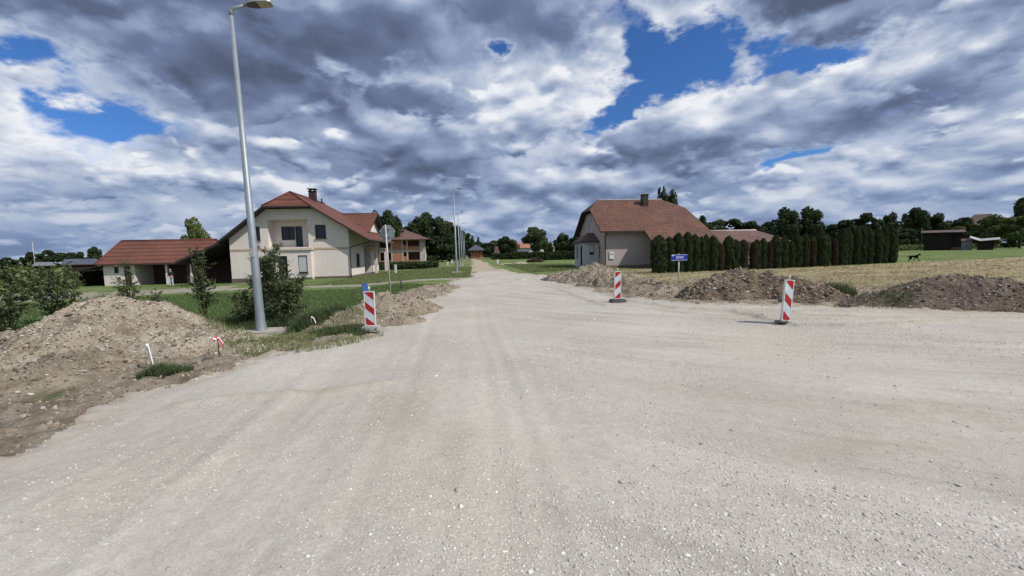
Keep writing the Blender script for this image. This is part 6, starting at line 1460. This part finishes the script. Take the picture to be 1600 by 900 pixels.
gaps = blobs(pw, [(40, 88, 70, 27, .2, .30), (175, 180, 84, 22, .15, .31), (1060, 95, 95, 46, .5, .42), (975, 178, 80, 30, -.5, .42), (1270, 88, 130, 24, -.25, .40), (772, 72, 30, 22, .5, .36), (1250, 245, 55, 11, -.3, .3), (585, 100, 18, 14, .4, .14)])
darks = blobs(pw, [(420, 110, 250, 70, .3, .55), (230, 60, 160, 40, .4, .3), (880, 40, 130, 60, .3, .6), (640, 60, 150, 50, .2, .35), (1190, 60, 100, 60, .5, .4), (1330, 20, 160, 28, 0, .5), (660, 240, 150, 32, .1, .45), (1090, 240, 180, 30, -.1, .5), (130, 285, 190, 22, .05, .4), (1350, 170, 130, 30, -.3, .35), (1500, 240, 130, 22, -.1, .3), (860, 180, 60, 40, 0, .2), (620, 300, 160, 18, 0, .35), (900, 300, 160, 12, 0, .2)])
lights = blobs(pw, [(735, 150, 130, 60, .1, .45), (950, 110, 60, 60, .5, .45), (1110, 170, 80, 30, -.4, .35), (1400, 90, 120, 36, -.35, .35), (540, 130, 60, 30, .3, .3), (190, 130, 110, 26, .4, .3), (60, 160, 90, 40, 0, .3), (130, 215, 90, 16, .1, .35), (240, 260, 90, 14, 0, .25), (540, 215, 110, 16, .2, .3), (780, 320, 90, 14, .1, .2), (1190, 215, 70, 14, -.2, .3), (1060, 10, 60, 20, 0, .25), (470, 20, 120, 10, 0, .1)])
bias = t.m('SUBTRACT', lights, darks)
def layer(off, scale, th, soft, gain, under):
    """one deck of cumulus: crisp ragged edges, bright towards the sun, grey where it is thick"""
    q = t.vm('ADD', p, off)
    def dd(pp, det, pd):
        wv = t.vm('ADD', pp, t.vm('SCALE', t.vm('SUBTRACT', t.noise(pp, scale*1.6, 3, 0.55, col=True), (0.5, 0.5, 0.5)), sc=0.42/scale))
        return t.m('ADD', t.noise(wv, scale, det, 0.56, 0.0), t.m('MULTIPLY', t.m('SUBTRACT', 0.40, puff(wv, scale*1.9, pd)), 0.30))
    a = dd(q, 7, 2); lo = dd(q, 2, 1); k = 0.22/scale
    b = dd(t.vm('ADD', t.vm('SCALE', q, sc=1.0), t.vm('ADD', t.vm('SCALE', p, sc=-k*0.62), (0.12*k, -0.1*k, 0))), 2, 1)
    m_ = t.mr(a, th, th+soft, 0, 1, True)
    sh = t.m('ADD', t.m('MULTIPLY', t.m('SUBTRACT', lo, b), gain), t.m('MULTIPLY', t.m('SUBTRACT', a, th), -under))
    return a, m_, sh
a0, m0, s0 = layer((3.3, 1.7, 0.0), 1.15, 0.40, 0.10, 2.4, 1.1)
a1, m1, s1 = layer((7.1, 9.2, 2.0), 2.3, 0.47, 0.09, 3.2, 1.3)
a2, m2, s2 = layer((1.9, 5.4, 6.0), 3.9, 0.49, 0.10, 3.2, 1.2)
fine = t.m('MULTIPLY', t.m('SUBTRACT', t.noise(p, 14.0, 7, 0.65), 0.5), 0.14)
sh = t.m('ADD', 0.66, s0)
for mk, sx in ((m2, s2), (m1, s1)):
    sh = t.m('ADD', t.m('MULTIPLY', sh, t.m('SUBTRACT', 1, t.m('MULTIPLY', mk, 0.8))), t.m('MULTIPLY', t.m('ADD', 0.72, sx), t.m('MULTIPLY', mk, 0.8)))
tot = t.m('MAXIMUM', a0, t.m('MAXIMUM', t.m('SUBTRACT', a1, 0.05), t.m('SUBTRACT', a2, 0.07)))
cover = t.mr(t.m('SUBTRACT', t.m('ADD', tot, 0.12), gaps), 0.36, 0.54, 0, 1, True)
rim = t.m('MULTIPLY', t.mr(t.m('SUBTRACT', t.m('ADD', tot, 0.12), gaps), 0.44, 0.62, 1, 0, True), 0.25)
br = t.m('ADD', t.m('ADD', t.m('ADD', sh, fine), rim), t.m('MULTIPLY', bias, 0.78), clamp=True)
ccol = t.ramp(br, [(0.0, (0.09, 0.115, 0.185)), (0.28, (0.155, 0.20, 0.335)), (0.55, (0.31, 0.385, 0.55)), (0.78, (0.56, 0.62, 0.74)), (1.0, (0.86, 0.88, 0.92))])
# distant cloud loses contrast and turns blue near the horizon
hz = t.mr(sp.outputs[2], 0.0, 0.22, 1, 0, True)
ccol = t.mix(t.m('MULTIPLY', hz, 0.6), ccol, (0.21, 0.305, 0.50))
ccol = t.vm('SCALE', ccol, sc=1/SK)
skc = t.mix(1.0, sky.outputs[0], (0.40, 0.70, 1.12, 1), 'MULTIPLY')
cover = t.m('MULTIPLY', cover, t.mr(sp.outputs[2], -0.02, 0.0, 0.0, 1))
t.l.new(t.mix(cover, skc, ccol), bg.inputs['Color']); bg.inputs['Strength'].default_value = SK
w.cycles.sampling_method = 'MANUAL'; w.cycles.sample_map_resolution = 512

sl = bpy.data.lights.new('sun', 'SUN'); sl.energy = 4.2; sl.angle = math.radians(0.53); sl.color = (1.0, 0.955, 0.89)
so = bpy.data.objects.new('sun', sl); C.objects.link(so); so.rotation_euler = (-SUN).to_track_quat('-Z', 'Y').to_euler(); so.location = (0, 0, 50)

# ------------------------------------------------------------------ camera
cam = bpy.data.cameras.new('camera'); cam.sensor_width = 36; cam.lens = F/1600*36; cam.clip_end = 12000; cam.clip_start = 0.05
co = bpy.data.objects.new('camera', cam); C.objects.link(co)
mtx = Matrix(((RT[0], UP[0], -FW[0], 0), (RT[1], UP[1], -FW[1], 0), (RT[2], UP[2], -FW[2], EYE), (0, 0, 0, 1)))
co.matrix_world = mtx; S.camera = co
S.view_settings.view_transform = 'Standard'; S.view_settings.look = 'None'; S.view_settings.exposure = 0; S.view_settings.gamma = 1; S.view_settings.use_curve_mapping = False
S.cycles.max_bounces = 4; S.cycles.diffuse_bounces = 2; S.cycles.transparent_max_bounces = 4
S.cycles.use_denoising = True
S.cycles.use_adaptive_sampling = True; S.cycles.adaptive_threshold = 0.025
